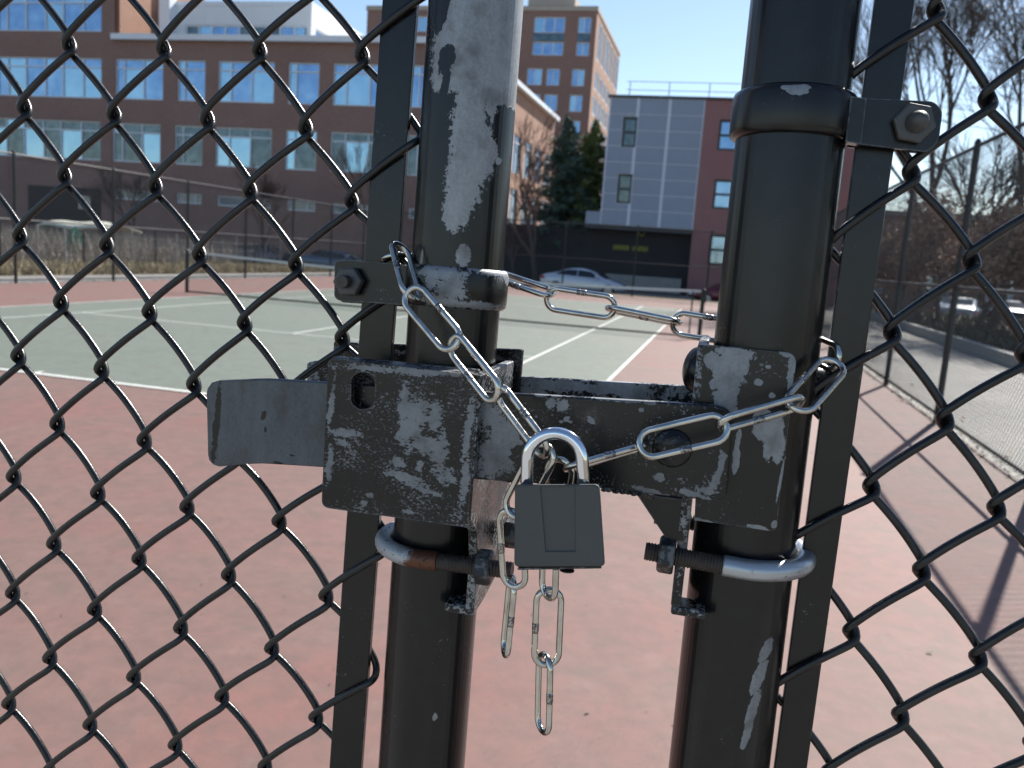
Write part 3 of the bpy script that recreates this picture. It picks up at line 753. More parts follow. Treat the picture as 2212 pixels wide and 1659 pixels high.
tr(2235, 17, 6.4, 1.3, "young oak with dry leaves at the right edge beyond the curb", 26, levels=5, leaves=9000, fork=0.2)
tr(2040, 26, 7.0, 1.2, "oak with dry leaves beyond the parked silver car", 27, levels=5, leaves=8000, fork=0.22)
tr(1915, 42, 9.0, 1.1, "slim bare tree beside the panelled building", 28, levels=5, leaves=800, fork=0.22)

tr(1930, 50, 10, 1.1, "bare tree crown rising behind the slim tree at the panelled building", 61, levels=5, fork=0.2, leaves=1500)
tr(2030, 51, 11, 1.2, "bare reddish tree before the low brick building", 62, levels=5, fork=0.2, leaves=1500)
tr(2130, 50, 10, 1.2, "bare reddish tree behind the black car", 63, levels=5, fork=0.2, leaves=1500)
def scatter(name, n, area, hmin, hmax, mat, seed, label, lean=0.25, wd=0.006, z=0.0, tri=True):
    rnd = random.Random(seed); b = MB(); x0, y0, x1, y1 = area
    for i in range(n):
        p = Vector((rnd.uniform(x0, x1), rnd.uniform(y0, y1), z)); h = rnd.uniform(hmin, hmax) * (0.6 + 0.8 * noise.noise(p * 0.5) ** 2 + 0.3)
        a = Vector((rnd.gauss(0, lean), rnd.gauss(0, lean), 1)) * h; e = Vector((rnd.uniform(-1, 1), rnd.uniform(-1, 1), 0)).normalized() * wd * 2
        b.add([p - e, p + e, p + a * .6 + e * .7, p + a], [(0, 1, 2), (0, 2, 3)])
    return tag(b.obj(name, mat, fix=False), label, kind='stuff')
scatter("dry_grass", 26000, (-10.5, 2, -6.7, 33), 0.06, 0.34, M['drygrass'], 31, "dry straw coloured grass along the path beyond the left fence", 0.6, 0.008, z=-0.012)
scatter("dry_stems", 15000, (-24, 5, -10.4, 34), 0.5, 1.5, M['drystem'], 32, "tangle of dry garden stems beyond the left fence", 0.28, 0.008, z=-0.012)
scatter("undergrowth", 20000, (18.4, 4, 33, 33), 0.1, 0.5, M['shrub'], 33, "low brown winter undergrowth beyond the curb", 0.7, 0.02, z=0.02)
def litter(n, area, z, seed, mat, label, smin=0.02, smax=0.05):
    rnd = random.Random(seed); b = MB(); x0, y0, x1, y1 = area
    for i in range(n):
        p = Vector((rnd.uniform(x0, x1), rnd.uniform(y0, y1), z + rnd.uniform(0, .02))); a = Vector((rnd.gauss(0, 1), rnd.gauss(0, 1), rnd.gauss(0, .3))).normalized(); c = Vector((-a.y, a.x, rnd.gauss(0, .3))); s_ = rnd.uniform(smin, smax)
        b.quad(p, p + a * s_, p + a * s_ + c * s_ * .6, p + c * s_ * .6)
    return tag(b.obj("leaf_litter", mat, fix=False), label, kind='stuff')
litter(9000, (18.3, 3, 30, 33), 0.03, 41, M['dryleaf'], "fallen brown leaves beyond the curb", 0.04, 0.09)
litter(5200, (14.72, -6, 14.98, 31), 0.002, 42, M['shrub'], "dark leaves and dirt gathered along the foot of the right fence", 0.012, 0.035)
litter(500, (14.6, -6, 15.2, 31), 0.002, 43, M['dryleaf'], "scattered brown leaves along the foot of the right fence", 0.02, 0.05)
litter(2400, (-4.75, -6, -4.30, 31), 0.002, 44, M['shrub'], "dark leaves and dirt along the foot of the left fence", 0.012, 0.04)
rnd_ = random.Random(51); b = MB()
for i in range(420):
    p = Vector((rnd_.uniform(9.5, 14.6), rnd_.uniform(-6.2, 6), 0.003)); a = Vector((rnd_.gauss(0, 1), rnd_.gauss(0, 1), rnd_.uniform(0, .25))).normalized(); c = Vector((-a.y, a.x, rnd_.uniform(0, .3))); s_ = rnd_.uniform(.004, .013) * (1 if rnd_.random() < .93 else 2.2)
    b.quad(p, p + a * s_, p + a * s_ + c * s_ * .5, p + c * s_ * .5)
tag(b.obj("grit", M['shrub'], fix=False), "grit and crumbs of leaf on the red court", kind='stuff')
# concrete curb right of the path
cu = thing("curb_wall", (18.1, 12, 0), "long low concrete curb along the path beyond the right fence", "curb")
for i in range(16):
    b = MB(); y0 = -6.8 + i * 2.5; b.box((18.0, y0 + 0.006, -0.3), (18.22, y0 + 2.494, 0.26)); b.obj("curb_stone", M['conc'], cu, bevel=0.012)
b = MB(); b.box((18.2, -40, -0.4), (60, 33.5, 0.02)); tag(b.obj("planting_bed", M['soil']), kind='structure')
# community garden at the left: stakes, canopy, wrapped shape
gf = thing("garden_fence", (-10.3, 20, 0), "low weathered garden fence of upright posts and wire beyond the left path", "fence")
for i in range(24):
    y = 4.5 + i * 1.25 + random.uniform(-.2, .2); b = MB(); h = random.uniform(1.15, 1.5)
    b.tube([(-10.3, y, -0.02), (-10.3 + random.uniform(-.04, .04), y, h)], 0.035, 6); b.obj("stake", M['conc'] if i % 3 else M['farblack'], gf)
for z in (0.35, 0.75, 1.1):
    b = MB(); b.tube([(-10.3, 4.5, z), (-10.3, 33, z)], 0.012, 5); b.obj("wire", M['farblack'], gf)
k = N("pale canopy cloth"); p = k.pos(); k.set(color=k.mix(k.noise(p, 3, 4), (0.42, 0.44, 0.36), (0.62, 0.63, 0.55)), rough=0.8); M['canopy'] = k.m
ca, cb_ = at(100, 490, 26.0), at(244, 484, 26.0)
cn = thing("canopy", ((ca.x + cb_.x) / 2, 26.6, 0), "pale cloth canopy over the garden beds at the left", "canopy")
b = MB(); nu, nv = 14, 6; vs = []; fs = []
zt_ = at(170, 476, 26).z; ze = at(170, 492, 26).z
for i in range(nu + 1):
    for j in range(nv + 1):
        u, v = i / nu, j / nv; x = ca.x + (cb_.x - ca.x) * u; y = 25.4 + 2.6 * v
        vs.append((x, y, ze + (zt_ - ze) * math.sin(PI * v) * (0.7 + 0.3 * math.sin(PI * u)) + 0.05 * math.sin(9 * u + 3 * v)))
for i in range(nu):
    for j in range(nv): a = i * (nv + 1) + j; fs.append((a, a + nv + 1, a + nv + 2, a + 1))
b.add(vs, fs); co = b.obj("cloth", M['canopy'], cn, smooth=True, fix=False); so = co.modifiers.new("thick", 'SOLIDIFY'); so.thickness = 0.03
for (x, y) in ((ca.x + .1, 25.5), (cb_.x - .1, 25.5), (ca.x + .1, 27.9), (cb_.x - .1, 27.9)):
    b = MB(); b.tube([(x, y, -0.02), (x, y, ze)], 0.03, 6); b.obj("pole", M['conc'], cn)
k = N("green cloth"); p = k.pos(); k.set(color=k.mix(k.noise(p, 6, 4), (0.015, 0.11, 0.075), (0.04, 0.22, 0.15)), rough=0.8); M['green_cloth'] = k.m
gc = at(163, 525, 22.0)
gu = thing("closed_parasol", (gc.x, 22, 0), "closed green garden parasol on a pole beyond the left fence", "parasol")
b = MB(); prof = [(at(0, 0, 22).z * 0, 0)]; b = MB(); vs = []; fs = []
zlo, zhi = at(163, 556, 22).z, at(163, 492, 22).z; nn = 16; R_ = [0.05, 0.16, 0.30, 0.34, 0.30, 0.26, 0.16, 0.04]
for i, r in enumerate(R_):
    z = zlo + (zhi - zlo) * i / (len(R_) - 1)
    for a in range(nn): rr = r * (1 + 0.22 * (1 if a % 2 else -1)); vs.append((gc.x + rr * math.cos(2 * PI * a / nn), 22 + rr * math.sin(2 * PI * a / nn), z))
for i in range(len(R_) - 1):
    for a in range(nn): fs.append((i * nn + a, i * nn + (a + 1) % nn, (i + 1) * nn + (a + 1) % nn, (i + 1) * nn + a))
b.add(vs, fs); b.obj("canopy_cloth", M['green_cloth'], gu, fix=False)
b = MB(); b.tube([(gc.x, 22, -0.02), (gc.x, 22, zhi + 0.08)], 0.025, 8); b.obj("pole", M['conc'], gu)

# ------------------------------------------------------------------ cars
def paint(name, c, metal=0.3):
    k = N(name); k.set(color=c, rough=0.25, metal=metal); k.b.inputs["Coat Weight"].default_value = 0.6; return k.m
M['carglass'] = glass_mat("car glass", (0.01, 0.013, 0.018), (0.02, 0.03, 0.04), 1, 1.6)
M['tyre'] = plain("tyre rubber", (0.02, 0.02, 0.02), 0.85); M['rim'] = plain("alloy rim", (0.45, 0.46, 0.48), 0.3, 0.9, 0.05)
k = N("red lamp lens"); k.set(color=(0.35, 0.01, 0.01), rough=0.2); M['tail'] = k.m
k = N("clear lamp lens"); k.set(color=(0.75, 0.78, 0.82), rough=0.12); M['head'] = k.m
def car(loc, rz, pm, label, scale=1.0):
    """saloon, nose along +x"""
    t = bpy.data.objects.new("parked_car", None); COL.objects.link(t); t.location = loc; t.rotation_euler = (0, 0, rz); t.scale = (scale,) * 3
    tag(t, label, "car", "cars parked beyond the far fence")
    def add(o, par=None):
        o.parent = par or t; o.location = (0, 0, 0); return o
    # body cross sections along the length: x, half width, sill z, shoulder z, roof z, roof half width
    S = [(-2.32, .70, .45, .72, .74, .60), (-2.27, .80, .30, .92, .95, .68), (-2.0, .87, .24, 1.00, 1.04, .70), (-1.55, .89, .22, 1.02, 1.10, .66), (-1.0, .90, .20, .98, 1.36, .60), (-.45, .90, .20, .95, 1.45, .58),
         (.1, .90, .20, .93, 1.44, .58), (.65, .90, .20, .91, 1.28, .60), (1.15, .89, .20, .89, .97, .66), (1.6, .87, .22, .82, .87, .64), (2.05, .82, .26, .70, .75, .58), (2.3, .70, .34, .58, .60, .50), (2.36, .55, .42, .52, .53, .40)]
    b = MB(); vs = []; n = 12
    for (x, w, z0, zs, zr, wr) in S:
        pr = [(w * .92, z0), (w, z0 + .12), (w * 1.01, (z0 + zs) / 2 + .05), (w * .97, zs), (wr + (w - wr) * .25, zs + (zr - zs) * .75), (wr * .8, zr)]
        vs += [(x, y, z) for y, z in pr] + [(x, -y, z) for y, z in reversed(pr)]
    fs = []
    for i in range(len(S) - 1):
        for k_ in range(n):
            fs.append((i * n + k_, i * n + (k_ + 1) % n, (i + 1) * n + (k_ + 1) % n, (i + 1) * n + k_))
    fs += [tuple(range(n)), tuple((len(S) - 1) * n + k_ for k_ in range(n - 1, -1, -1))]
    b.add(vs, fs); o = add(b.obj("body", pm, None, smooth=True)); sb = o.modifiers.new("s", 'SUBSURF'); sb.levels = sb.render_levels = 1
    def strip(pts, name, mat, off=.012):
        for s_ in (-1, 1):
            q = MB(); P = [Vector((x, s_ * (y + off), z)) for x, y, z in pts]; q.prism(P, (0, -s_ * .02, 0)); add(q.obj(name, mat))
    strip([(-1.42, .835, 1.06), (-.30, .835, 1.00), (-.30, .685, 1.33), (-.75, .68, 1.32), (-1.10, .73, 1.22)], "side_window", M['carglass'])
    strip([(-.24, .835, 1.00), (.92, .835, .96), (.45, .70, 1.27), (-.24, .675, 1.34)], "side_window", M['carglass'])
    for (xa, za, xb, zb, w0, w1, nm) in ((.78, 1.235, 1.28, .985, .56, .66, "windscreen"), (-1.05, 1.345, -1.55, 1.12, .54, .62, "rear_window")):
        q = MB(); dz = .02; q.prism([(xa, -w0, za + dz), (xa, w0, za + dz), (xb, w1, zb + dz), (xb, -w1, zb + dz)], (0, 0, .012)); add(q.obj(nm, M['carglass']))
    for x in (-1.38, 1.42):
        for s_ in (-1, 1):
            q = MB(); q.tube([(x, s_ * .70, .33), (x, s_ * .915, .33)], .335, 20); w = add(q.obj("wheel", M['tyre']))
            q = MB(); q.tube([(x, s_ * .91, .33), (x, s_ * .925, .33)], .215, 14); add(q.obj("rim", M['rim']), w)
    for s_ in (-1, 1):
        q = MB(); q.prism([(2.0, s_ * .80, .66), (2.30, s_ * .66, .60), (2.30, s_ * .68, .50), (2.02, s_ * .835, .54)], (.03, s_ * .02, .01)); add(q.obj("headlight", M['head']))
        q = MB(); q.prism([(-2.05, s_ * .865, .92), (-2.28, s_ * .79, .90), (-2.30, s_ * .80, .74), (-2.05, s_ * .885, .76)], (-.02, s_ * .02, 0)); add(q.obj("tail_light", M['tail']))
    for s_ in (-1, 1):
        q = MB(); q.tube([(.72, s_ * .90, .98), (.78, s_ * 1.03, 1.03)], [.05, .09], 8); add(q.obj("wing_mirror", pm))
    return t
YC = 38.6
c1 = at(1265, 600, YC); car((c1.x - 0.05, YC, -0.40), 0, paint("silver white car paint", (0.62, 0.66, 0.72)), "silver white saloon car parked in front of the dark ground floor", 1.0)
car((c1.x - 5.9, YC, -0.40), 0, paint("white car paint", (0.66, 0.68, 0.72)), "white car half hidden behind the left gate post")
car((c1.x + 7.9, YC - 0.2, -0.40), PI, paint("dark red car paint", (0.16, 0.008, 0.02)), "dark red car with a white headlight half hidden by the right gate post")
c4 = at(548, 545, YC + 1.5); car((c4.x, YC + 1.5, -0.40), PI, paint("dark blue car paint", (0.02, 0.035, 0.08)), "dark blue car parked before the brick office, seen through the left mesh")
c5 = at(735, 560, YC - 1); car((c5.x, YC - 1, -0.40), 0, paint("grey blue car paint", (0.08, 0.12, 0.17)), "grey blue car parked beside the left gate bar")
c6 = at(2078, 650, 34.5); car((c6.x, 34.5, -0.40), math.radians(70), paint("light grey car paint", (0.45, 0.47, 0.48)), "light grey car glinting in the sun behind the right fence")
c7 = at(2180, 660, 36); car((c7.x, 36, -0.40), math.radians(75), paint("black car paint", (0.015, 0.016, 0.02)), "black car parked right of the glinting grey one")
#MARK_GATE
# ------------------------------------------------------------------ the gate in front
from mathutils.geometry import tessellate_polygon
XLP, XRP, RP_L, RP_R = 12.1083, 12.2797, 0.0259, 0.0267
gl_ = thing("chain_link_gate", (XLP, gplane(0.05), 0.05), "left gate leaf with peeling black frame post, tension bar and black vinyl wire mesh", "gate")
gr_ = thing("chain_link_gate", (XRP, gplane(0.05), 0.05), "right gate leaf with mostly intact black post, tension bar and black vinyl wire mesh", "gate")

def lattice(q, WHH=0.036):
    x0, y0, zd, phi, hh, q5, q6, q7 = q
    O = CAM + ray(x0, y0) * zd
    c, s_ = math.cos(phi), math.sin(phi)
    a = Vector((c, s_, q6)); d = Vector((c * q5, s_ * q5, -1)) + Vector((-s_, c, 0)) * q7
    def f(i, j):
        P = O + a * (i * WHH) + d * (j * hh)
        D = P - CAM; t = (-6.707 + GK * (CAM.z - 1.67) - CAM.y) / (D.y - GK * D.z)
        return CAM + D * t
    return f
LL = lattice((151.5643, 105.7359, .5808, .0029, .0443, -.0162, -.0174, -.0391))
LR = lattice((2022.7627, 21.4501, .4664, .0662, .0448, -.0131, -.0573, -.0419))
def flat_lattice(f, i0, i1, j0, j1):
    """keep the spacing seen in the photograph and carry it on evenly above and below"""
    O = f(i0, j0); A = (f(i1, j0) - O) / (i1 - i0); B = (f(i0, j1) - O) / (j1 - j0)
    AB = (f(i1, j1) - O - A * (i1 - i0) - B * (j1 - j0)) / ((i1 - i0) * (j1 - j0))
    def h(i, j):
        k_ = min(1.0, 6.0 / max(1.0, abs(j - (j0 + j1) / 2)))
        jj = j
        return O + A * (i - i0) + B * (jj - j0) + AB * (i - i0) * (jj - j0) * (1 if -2 < j < 14 else k_)
    return h
LLf = flat_lattice(LL, 0, 6, 1, 10); LRf = flat_lattice(LR, 0, 2, 1, 9)
jit = {}
def nj(side, i, j):
    k_ = (side, i, j)
    if k_ not in jit:
        r_ = random.Random(hash((side == 'L', i, j)) & 0xffff)
        jit[k_] = Vector((r_.gauss(0, .0008), r_.gauss(0, .0003), r_.gauss(0, .0010)))
    return jit[k_]
def picket(side, f, i, parent, jtop, jbot, dzs=(0.003, 0.003), dl=(0.0026, 0.0026), wr=0.00225, n=26):
    """one zigzag wire between columns i and i+1: flattened spiral, front strands rise to the right"""
    pts = []
    W = 0.0322; kk = 0.965; arcs = math.asin(kk)
    j = jbot
    # start at a left bend
    while (j - i) % 2: j -= 1
    A_left = True
    m = 0
    while j > jtop:
        ja, jb = j, j - 1
        ia, ib = (i, i + 1) if A_left else (i + 1, i)
        Pa = f(ia, ja) + nj(side, ia, ja); Pb = f(ib, jb) + nj(side, ib, jb)
        da = dl[0] if A_left else dl[1]; db = dl[1] if A_left else dl[0]
        sx = 1 if A_left else -1
        Pa = Pa + Vector((-sx * da, 0, 0.0013 * sx)); Pb = Pb + Vector((sx * db, 0, -0.0013 * sx))
        dza = dzs[0] if A_left else dzs[1]; dzb = dzs[1] if A_left else dzs[0]
        for t in range(n):
            s = t / n; c = math.cos(PI * s)
            u = 0.5 - 0.5 * math.asin(kk * c) / arcs
            zf = math.tanh(3.6 * math.sin(PI * s)) / math.tanh(3.6) * sx
            y = s + (0.05 if sx > 0 else ((0.055 + 0.075 * min(1.0, max(0.0, (j - 2) / 6.0))) if side == 'L' else 0.07)) * math.sin(PI * s)
            P = Vector((Pa.x + (Pb.x - Pa.x) * u, Pa.y + (Pb.y - Pa.y) * s, Pa.z + (Pb.z - Pa.z) * y))
            dz_ = dza + (dzb - dza) * s
            P.y -= zf * dz_
            pts.append(P)
        j -= 1; A_left = not A_left
    b = MB(); b.tube(pts, wr, 9)
    return b.obj("mesh_wire", M['vinyl'], parent, smooth=True, fix=False)
for i in range(-9, 6): picket('L', LLf, i, gl_, -7, 34)
picket('L', LLf, 6, gl_, -7, 34, (0.003, 0.0052), (0.0026, 0.0052))
for i in range(0, 9): picket('R', LRf, i, gr_, -7, 34)
picket('R', LRf, -1, gr_, -7, 34, (0.0052, 0.003), (0.0050, 0.0026))

# posts and tension bars
def ring_tube(b, X, r, z0, z1, n=56, off=0.0):
    b.tube([(X, gplane(z0) - off, z0), (X, gplane(z1) - off, z1)], r, n)
M['postL'] = chipped("peeling painted galvanised post", bare=(0.25, 0.26, 0.268),
    blobs=[(1045, 40, 92, 190), (1085, 150, 55, 120), (985, 95, 60, 110), (948, 150, 24, 48), (1010, 260, 36, 130), (1000, 380, 40, 90), (985, 450, 30, 52), (1035, 330, 26, 70), (1112, 225, 16, 55), (1128, 110, 18, 160),
           (1056, 254, 7, 9), (1078, 262, 8, 12), (1057, 290, 6, 8), (1053, 326, 7, 8), (998, 553, 15, 24), (1062, 342, 5, 8), (1096, 640, 10, 14), (935, 1555, 5, 9), (1100, 300, 6, 14), (1104, 380, 4, 18), (1010, 210, 30, 60), (905, 560, 4, 20)],
    neg=[(963, 128, 22, 32), (958, 195, 10, 68, 4), (952, 14, 17, 52, 6), (1078, 262, 24, 48), (1098, 250, 10, 45), (930, 300, 26, 90)], wear=0.07, fine=560, edge=0, jag=0.85, off=0.0259)
# small bare flecks return inside the dark islands
M['postR'] = chipped("black painted gate post", blobs=[(1722, 193, 20, 13), (1712, 189, 22, 7), (1655, 1415, 12, 30, 12), (1640, 1470, 13, 42, 10), (1626, 1540, 11, 50, 8), (1614, 1590, 9, 38, 6), (1668, 985, 26, 52, -10), (1650, 960, 30, 24)],
    wear=0.06, fine=500, edge=0, jag=0.55, off=0.0267)
b = MB(); ring_tube(b, XLP, RP_L, 0.06, 2.0); b.tube([(XLP, gplane(2.0), 2.0), (XLP, gplane(2.03), 2.03)], [RP_L + .004, .012], 24); b.obj("frame_post", M['postL'], gl_, smooth=False, fix=False)
b = MB(); ring_tube(b, XRP, RP_R, 0.0, 2.1); b.tube([(XRP, gplane(2.1), 2.1), (XRP, gplane(2.13), 2.13)], [RP_R + .004, .012], 24); b.obj("frame_post", M['postR'], gr_, smooth=False, fix=False)
# the rest of each leaf, outside the picture: far stile and rails
for leaf, x0, x1 in ((gl_, XLP - 0.95, XLP), (gr_, XRP, XRP + 0.95)):
    xe = x0 if leaf is gl_ else x1
    b = MB(); ring_tube(b, xe, 0.024, 0.06, 2.0, 24); b.obj("frame_post", M['farblack'], leaf, fix=False)
    for z in (0.12, 1.94):
        b = MB(); b.tube([(x0 + .024, gplane(z) + 0.0, z), (x1 - .026, gplane(z) + 0.0, z)], 0.021, 20); b.obj("frame_rail", M['farblack'], leaf, fix=False)
def tension_bar(pxl, pxr, parent, half=0.0023):
    (xa, xb), (xc, xd) = pxl, pxr
    P = [g(xa, 0), g(xb, 0), g(xd, 1659), g(xc, 1659)]
    def ex(a, c, z): t = (z - a.z) / (c.z - a.z); return a + (c - a) * t
    q = [ex(P[0], P[3], 1.90), ex(P[1], P[2], 1.90), ex(P[1], P[2], 0.16), ex(P[0], P[3], 0.16)]
    b = MB(); b.prism([v + Vector((0, -half, 0)) for v in q], (0, 2 * half, 0)); return b.obj("tension_bar", M['barpaint'], parent, bevel=0.0007)
tension_bar((829, 904), (714, 782), gl_); tension_bar((1888, 1975), (1671, 1742), gr_)

def rounded(poly, r, n=5):
    out = []; N_ = len(poly)
    for i in range(N_):
        p = Vector(poly[i][:2]); rr = poly[i][2] if len(poly[i]) > 2 else r
        a = (Vector(poly[i-1][:2]) - p); c = (Vector(poly[(i+1) % N_][:2]) - p)
        rr = min(rr, a.length * .45, c.length * .45)
        if rr < 0.5: out.append(p); continue
        p0 = p + a.normalized() * rr; p1 = p + c.normalized() * rr
        for k_ in range(n + 1):
            t = k_ / n; out.append((1-t)**2 * p0 + 2*t*(1-t) * p + t*t * p1)
    return out
def plate(b, poly, off, th, r=0.0, holes=(), back=None):
    o2 = rounded(poly, r); loops = [[g(p[0], p[1], off) for p in o2]] + [[g(p[0], p[1], off) for p in h] for h in holes]
    tris = tessellate_polygon([[Vector((v.x, v.z, 0)) for v in lp] for lp in loops])
    allv = [v for lp in loops for v in lp]; n = len(allv)
    ext = Vector((0, th, 0)); vs = allv + [v + ext for v in allv]
    fs = [tuple(t) for t in tris] + [tuple(i + n for i in reversed(t)) for t in tris]
    o = 0
    for lp in loops:
        m = len(lp)
        for i in range(m): fs.append((o + i, o + (i+1) % m, o + (i+1) % m + n, o + i + n))
        o += m
    b.add(vs, fs)
def hexnut(b, c, axis, r, h, rot=0.0):
    axis = Vector(axis).normalized(); u = axis.orthogonal().normalized(); w = axis.cross(u); c = Vector(c)
    rings = [(0, r * .93), (h * .12, r), (h * .86, r), (h, r * .86)]
    vs = []
    for (d, rr) in rings:
        for k_ in range(6):
            a = rot + k_ * PI / 3; vs.append(c + axis * d + (u * math.cos(a) + w * math.sin(a)) * rr)
    fs = [(i * 6 + k_, i * 6 + (k_ + 1) % 6, (i + 1) * 6 + (k_ + 1) % 6, (i + 1) * 6 + k_) for i in range(3) for k_ in range(6)]
    fs += [tuple(range(5, -1, -1)), tuple(18 + k_ for k_ in range(6))]
    b.add(vs, fs)
def threadrad(L, r, pitch=0.00159, step=0.00026):
    n = max(4, int(L / step)); return [r * (1.0 - 0.11 * (0.5 + 0.5 * math.cos(2 * PI * i * step / pitch))) for i in range(n + 1)], n
def dome(b, c, axis, r, h, n=28):
    axis = Vector(axis).normalized(); c = Vector(c); pts = []; rr = []
    for i in range(9):
        a = i / 8 * PI / 2; pts.append(c + axis * h * math.sin(a)); rr.append(max(r * math.cos(a), r * .02))
    b.tube([c - axis * .001, c] + pts[1:], [r, r] + rr[1:], n)

# tension bands with bolts ------------------------------------------
M['band'] = chipped("worn band paint", blobs=[(960, 592, 60, 18), (975, 625, 38, 34), (950, 650, 50, 14), (1010, 660, 60, 10), (1075, 600, 20, 16), (1082, 662, 16, 12), (1040, 588, 40, 8), (930, 600, 14, 24)], neg=[(1022, 618, 22, 26), (1055, 640, 22, 22)], wear=0.22, fine=620, edge=0.22, jag=1.9, off=0.03)
M['band2'] = chipped("band paint with one bare spot", blobs=[(1722, 194, 24, 11), (1700, 189, 14, 6), (1738, 188, 14, 6)], wear=0.05, edge=0.10, fine=420, jag=0.5, off=0.03)
def collar(b, X, r, z0, z1, gapdir):
    zs = [z0, z0 + .0012, z0 + .0035, (z0 + z1) / 2, z1 - .0035, z1 - .0012, z1]
    rr = [r + .0016, r + .0030, r + .0036, r + .0037, r + .0036, r + .0030, r + .0016]
    b.tube([(X, gplane(z), z) for z in zs], rr, 56)
zc0, zc1 = g(1000, 673, 0.03).z, g(1000, 582, 0.03).z
tb1 = MB(); collar(tb1, XLP, RP_L, zc0, zc1, -1); band = tb1.obj("tension_band", M['band'], gl_, smooth=True)
b = MB()
plate(b, [(723, 564, 8), (735, 561, 6), (905, 573, 1), (898, 661, 1), (730, 649, 9), (722, 640, 5)], 0.0105, 0.003, 2)
plate(b, [(733, 566, 6), (905, 575, 1), (898, 664, 1), (735, 653, 8)], -0.0075, 0.003, 2)
plate(b, [(868, 572, 1), (912, 578, 1), (905, 664, 1), (866, 659, 1)], 0.0175, 0.008, 1)
b.obj("band_ear", M['barpaint'], band, bevel=0.0006)
cN = g(758, 608, 0.0118); b = MB(); hexnut(b, cN, (0, -1, 0.02), 0.0088, 0.0058, 0.35); b.obj("nut", M['hexsteel'], band, bevel=0.0004)
b = MB(); rr, n = threadrad(0.016, 0.0038); b.tube([cN + Vector((0, 0.008 - 0.0200 * i / n, 0)) for i in range(n + 1)], rr, 14); b.obj("bolt", M['thread'], band)
b = MB(); dome(b, g(758, 608, -0.0106), (0, 1, 0), 0.0085, 0.005); b.obj("bolt_head", M['nut'], band)
zc0, zc1 = g(1720, 288, 0.03).z, g(1720, 180, 0.03).z
tb1 = MB(); collar(tb1, XRP, RP_R, zc0, zc1, 1); band2 = tb1.obj("tension_band", M['band2'], gr_, smooth=True)
b = MB()
plate(b, [(1846, 211, 2), (2018, 219, 14), (2036, 240, 10), (2028, 305, 14), (2004, 329, 12), (1832, 309, 2)], 0.0105, 0.003, 2)
plate(b, [(1844, 216, 2), (2012, 226, 14), (2026, 300, 14), (1992, 331, 8), (1830, 318, 2)], -0.0075, 0.003, 2)
plate(b, [(1838, 208, 2), (1872, 212, 2), (1860, 312, 2), (1826, 306, 2)], 0.0175, 0.008, 1)
b.obj("band_ear", M['barpaint'], band2, bevel=0.0008)
cN = g(1972, 268, 0.0118); b = MB(); hexnut(b, cN, (0, -1, 0), 0.0098, 0.005, 0.1); b.obj("nut", M['hexsteel'], band2, bevel=0.0005)
b = MB(); dome(b, cN + Vector((0.0005, -0.006, 0.0)), (0.12, -1, 0.1), 0.0050, 0.0085); b.obj("bolt", M['hexsteel'], band2)

# latch: guide bracket on the left post ------------------------------
M['boxplate'] = chipped("heavily worn latch box paint", blobs=[(900, 885, 30, 34), (885, 925, 26, 46), (915, 960, 44, 22), (872, 880, 14, 50), (948, 975, 20, 46), (745, 935, 44, 9, -8), (738, 955, 22, 8), (880, 1036, 50, 12, 12), (925, 1062, 40, 6, 6), (965, 1030, 24, 16), (880, 1105, 14, 5), (800, 1068, 8, 6), (785, 1085, 9, 5), (1012, 930, 9, 70), (1004, 1040, 10, 60), (730, 1112, 20, 8), (768, 1130, 12, 7), (905, 1008, 8, 14), (715, 880, 6, 60), (712, 1000, 8, 44), (870, 800, 150, 8, -5), (940, 905, 14, 34), (860, 1000, 18, 10)],
    bare=(0.165, 0.175, 0.188), wear=0.35, fine=560, edge=0.30, jag=2.1, stretch=(0.7, 1, 1.15), off=0.052)
M['sideplate'] = chipped("worn side plate", wear=0.46, fine=260, edge=0.4)
slot = [(784 + 26 * math.cos(a) , 844 + (16 if math.sin(a) > 0 else -16) * 1.0 + 24 * math.sin(a)) for a in [k_ * 2 * PI / 28 for k_ in range(28)]]
gbk = MB()
plate(gbk, [(709, 774, 13), (1034, 811, 4), (1011, 1140, 5), (694, 1096, 18)], 0.052, 0.004, 4, holes=[slot])
go = gbk.obj("latch_guide", M['boxplate'], gl_, bevel=0.0009, seg=3)
# return flange along the top, two stacked layers
b = MB(); plate(b, [(716, 769, 10), (1034, 799, 4), (1030, 860, 2), (712, 835, 4)], 0.0375, 0.0035, 3)
b.obj("guide_backing", M['boxplate'], go, bevel=0.0006)
tA, tB = g(722, 772, 0.0478), g(1032, 809, 0.0478); b = MB(); b.prism([tA, tB, tB + Vector((0, .0065, .0004)), tA + Vector((0, .0065, .0004))], (0, 0, -.006)); b.obj("guide_top", M['boxplate'], go, bevel=0.0005)
# side plate in the plane X = const, tapering down to a bent foot
XS0, XS1 = 12.1362, 12.1412
def yz_plate(b, pts, x0, x1, r=0.0):
    P = [Vector((x0, y, z)) for (y, z) in pts]; b.prism(P, (x1 - x0, 0, 0))
yf = lambda z, o: gplane(z) - o
zt1 = g(1034, 811, .052).z; zb1 = g(1012, 1139, .052).z; zfoot = g(1008, 1328, .03).z
b = MB()
yz_plate(b, [(yf(zt1, .0515), zt1), (yf(zt1, -.018), zt1), (yf(zb1 + .015, -.020), zb1 + .015), (yf(zb1, -.036), zb1), (yf(1.40, -.036), 1.40), (yf(1.378, -.030), 1.378), (yf(zfoot, .012), zfoot + .001), (yf(zfoot, .030), zfoot), (yf(zb1 - .028, .030), zb1 - .028), (yf(zb1 - .008, .036), zb1 - .008), (yf(zb1, .046), zb1), (yf(zb1 + .004, .0515), zb1 + .004)], XS0, XS1)
b.obj("side_plate", M['sideplate'], go, bevel=0.0007)
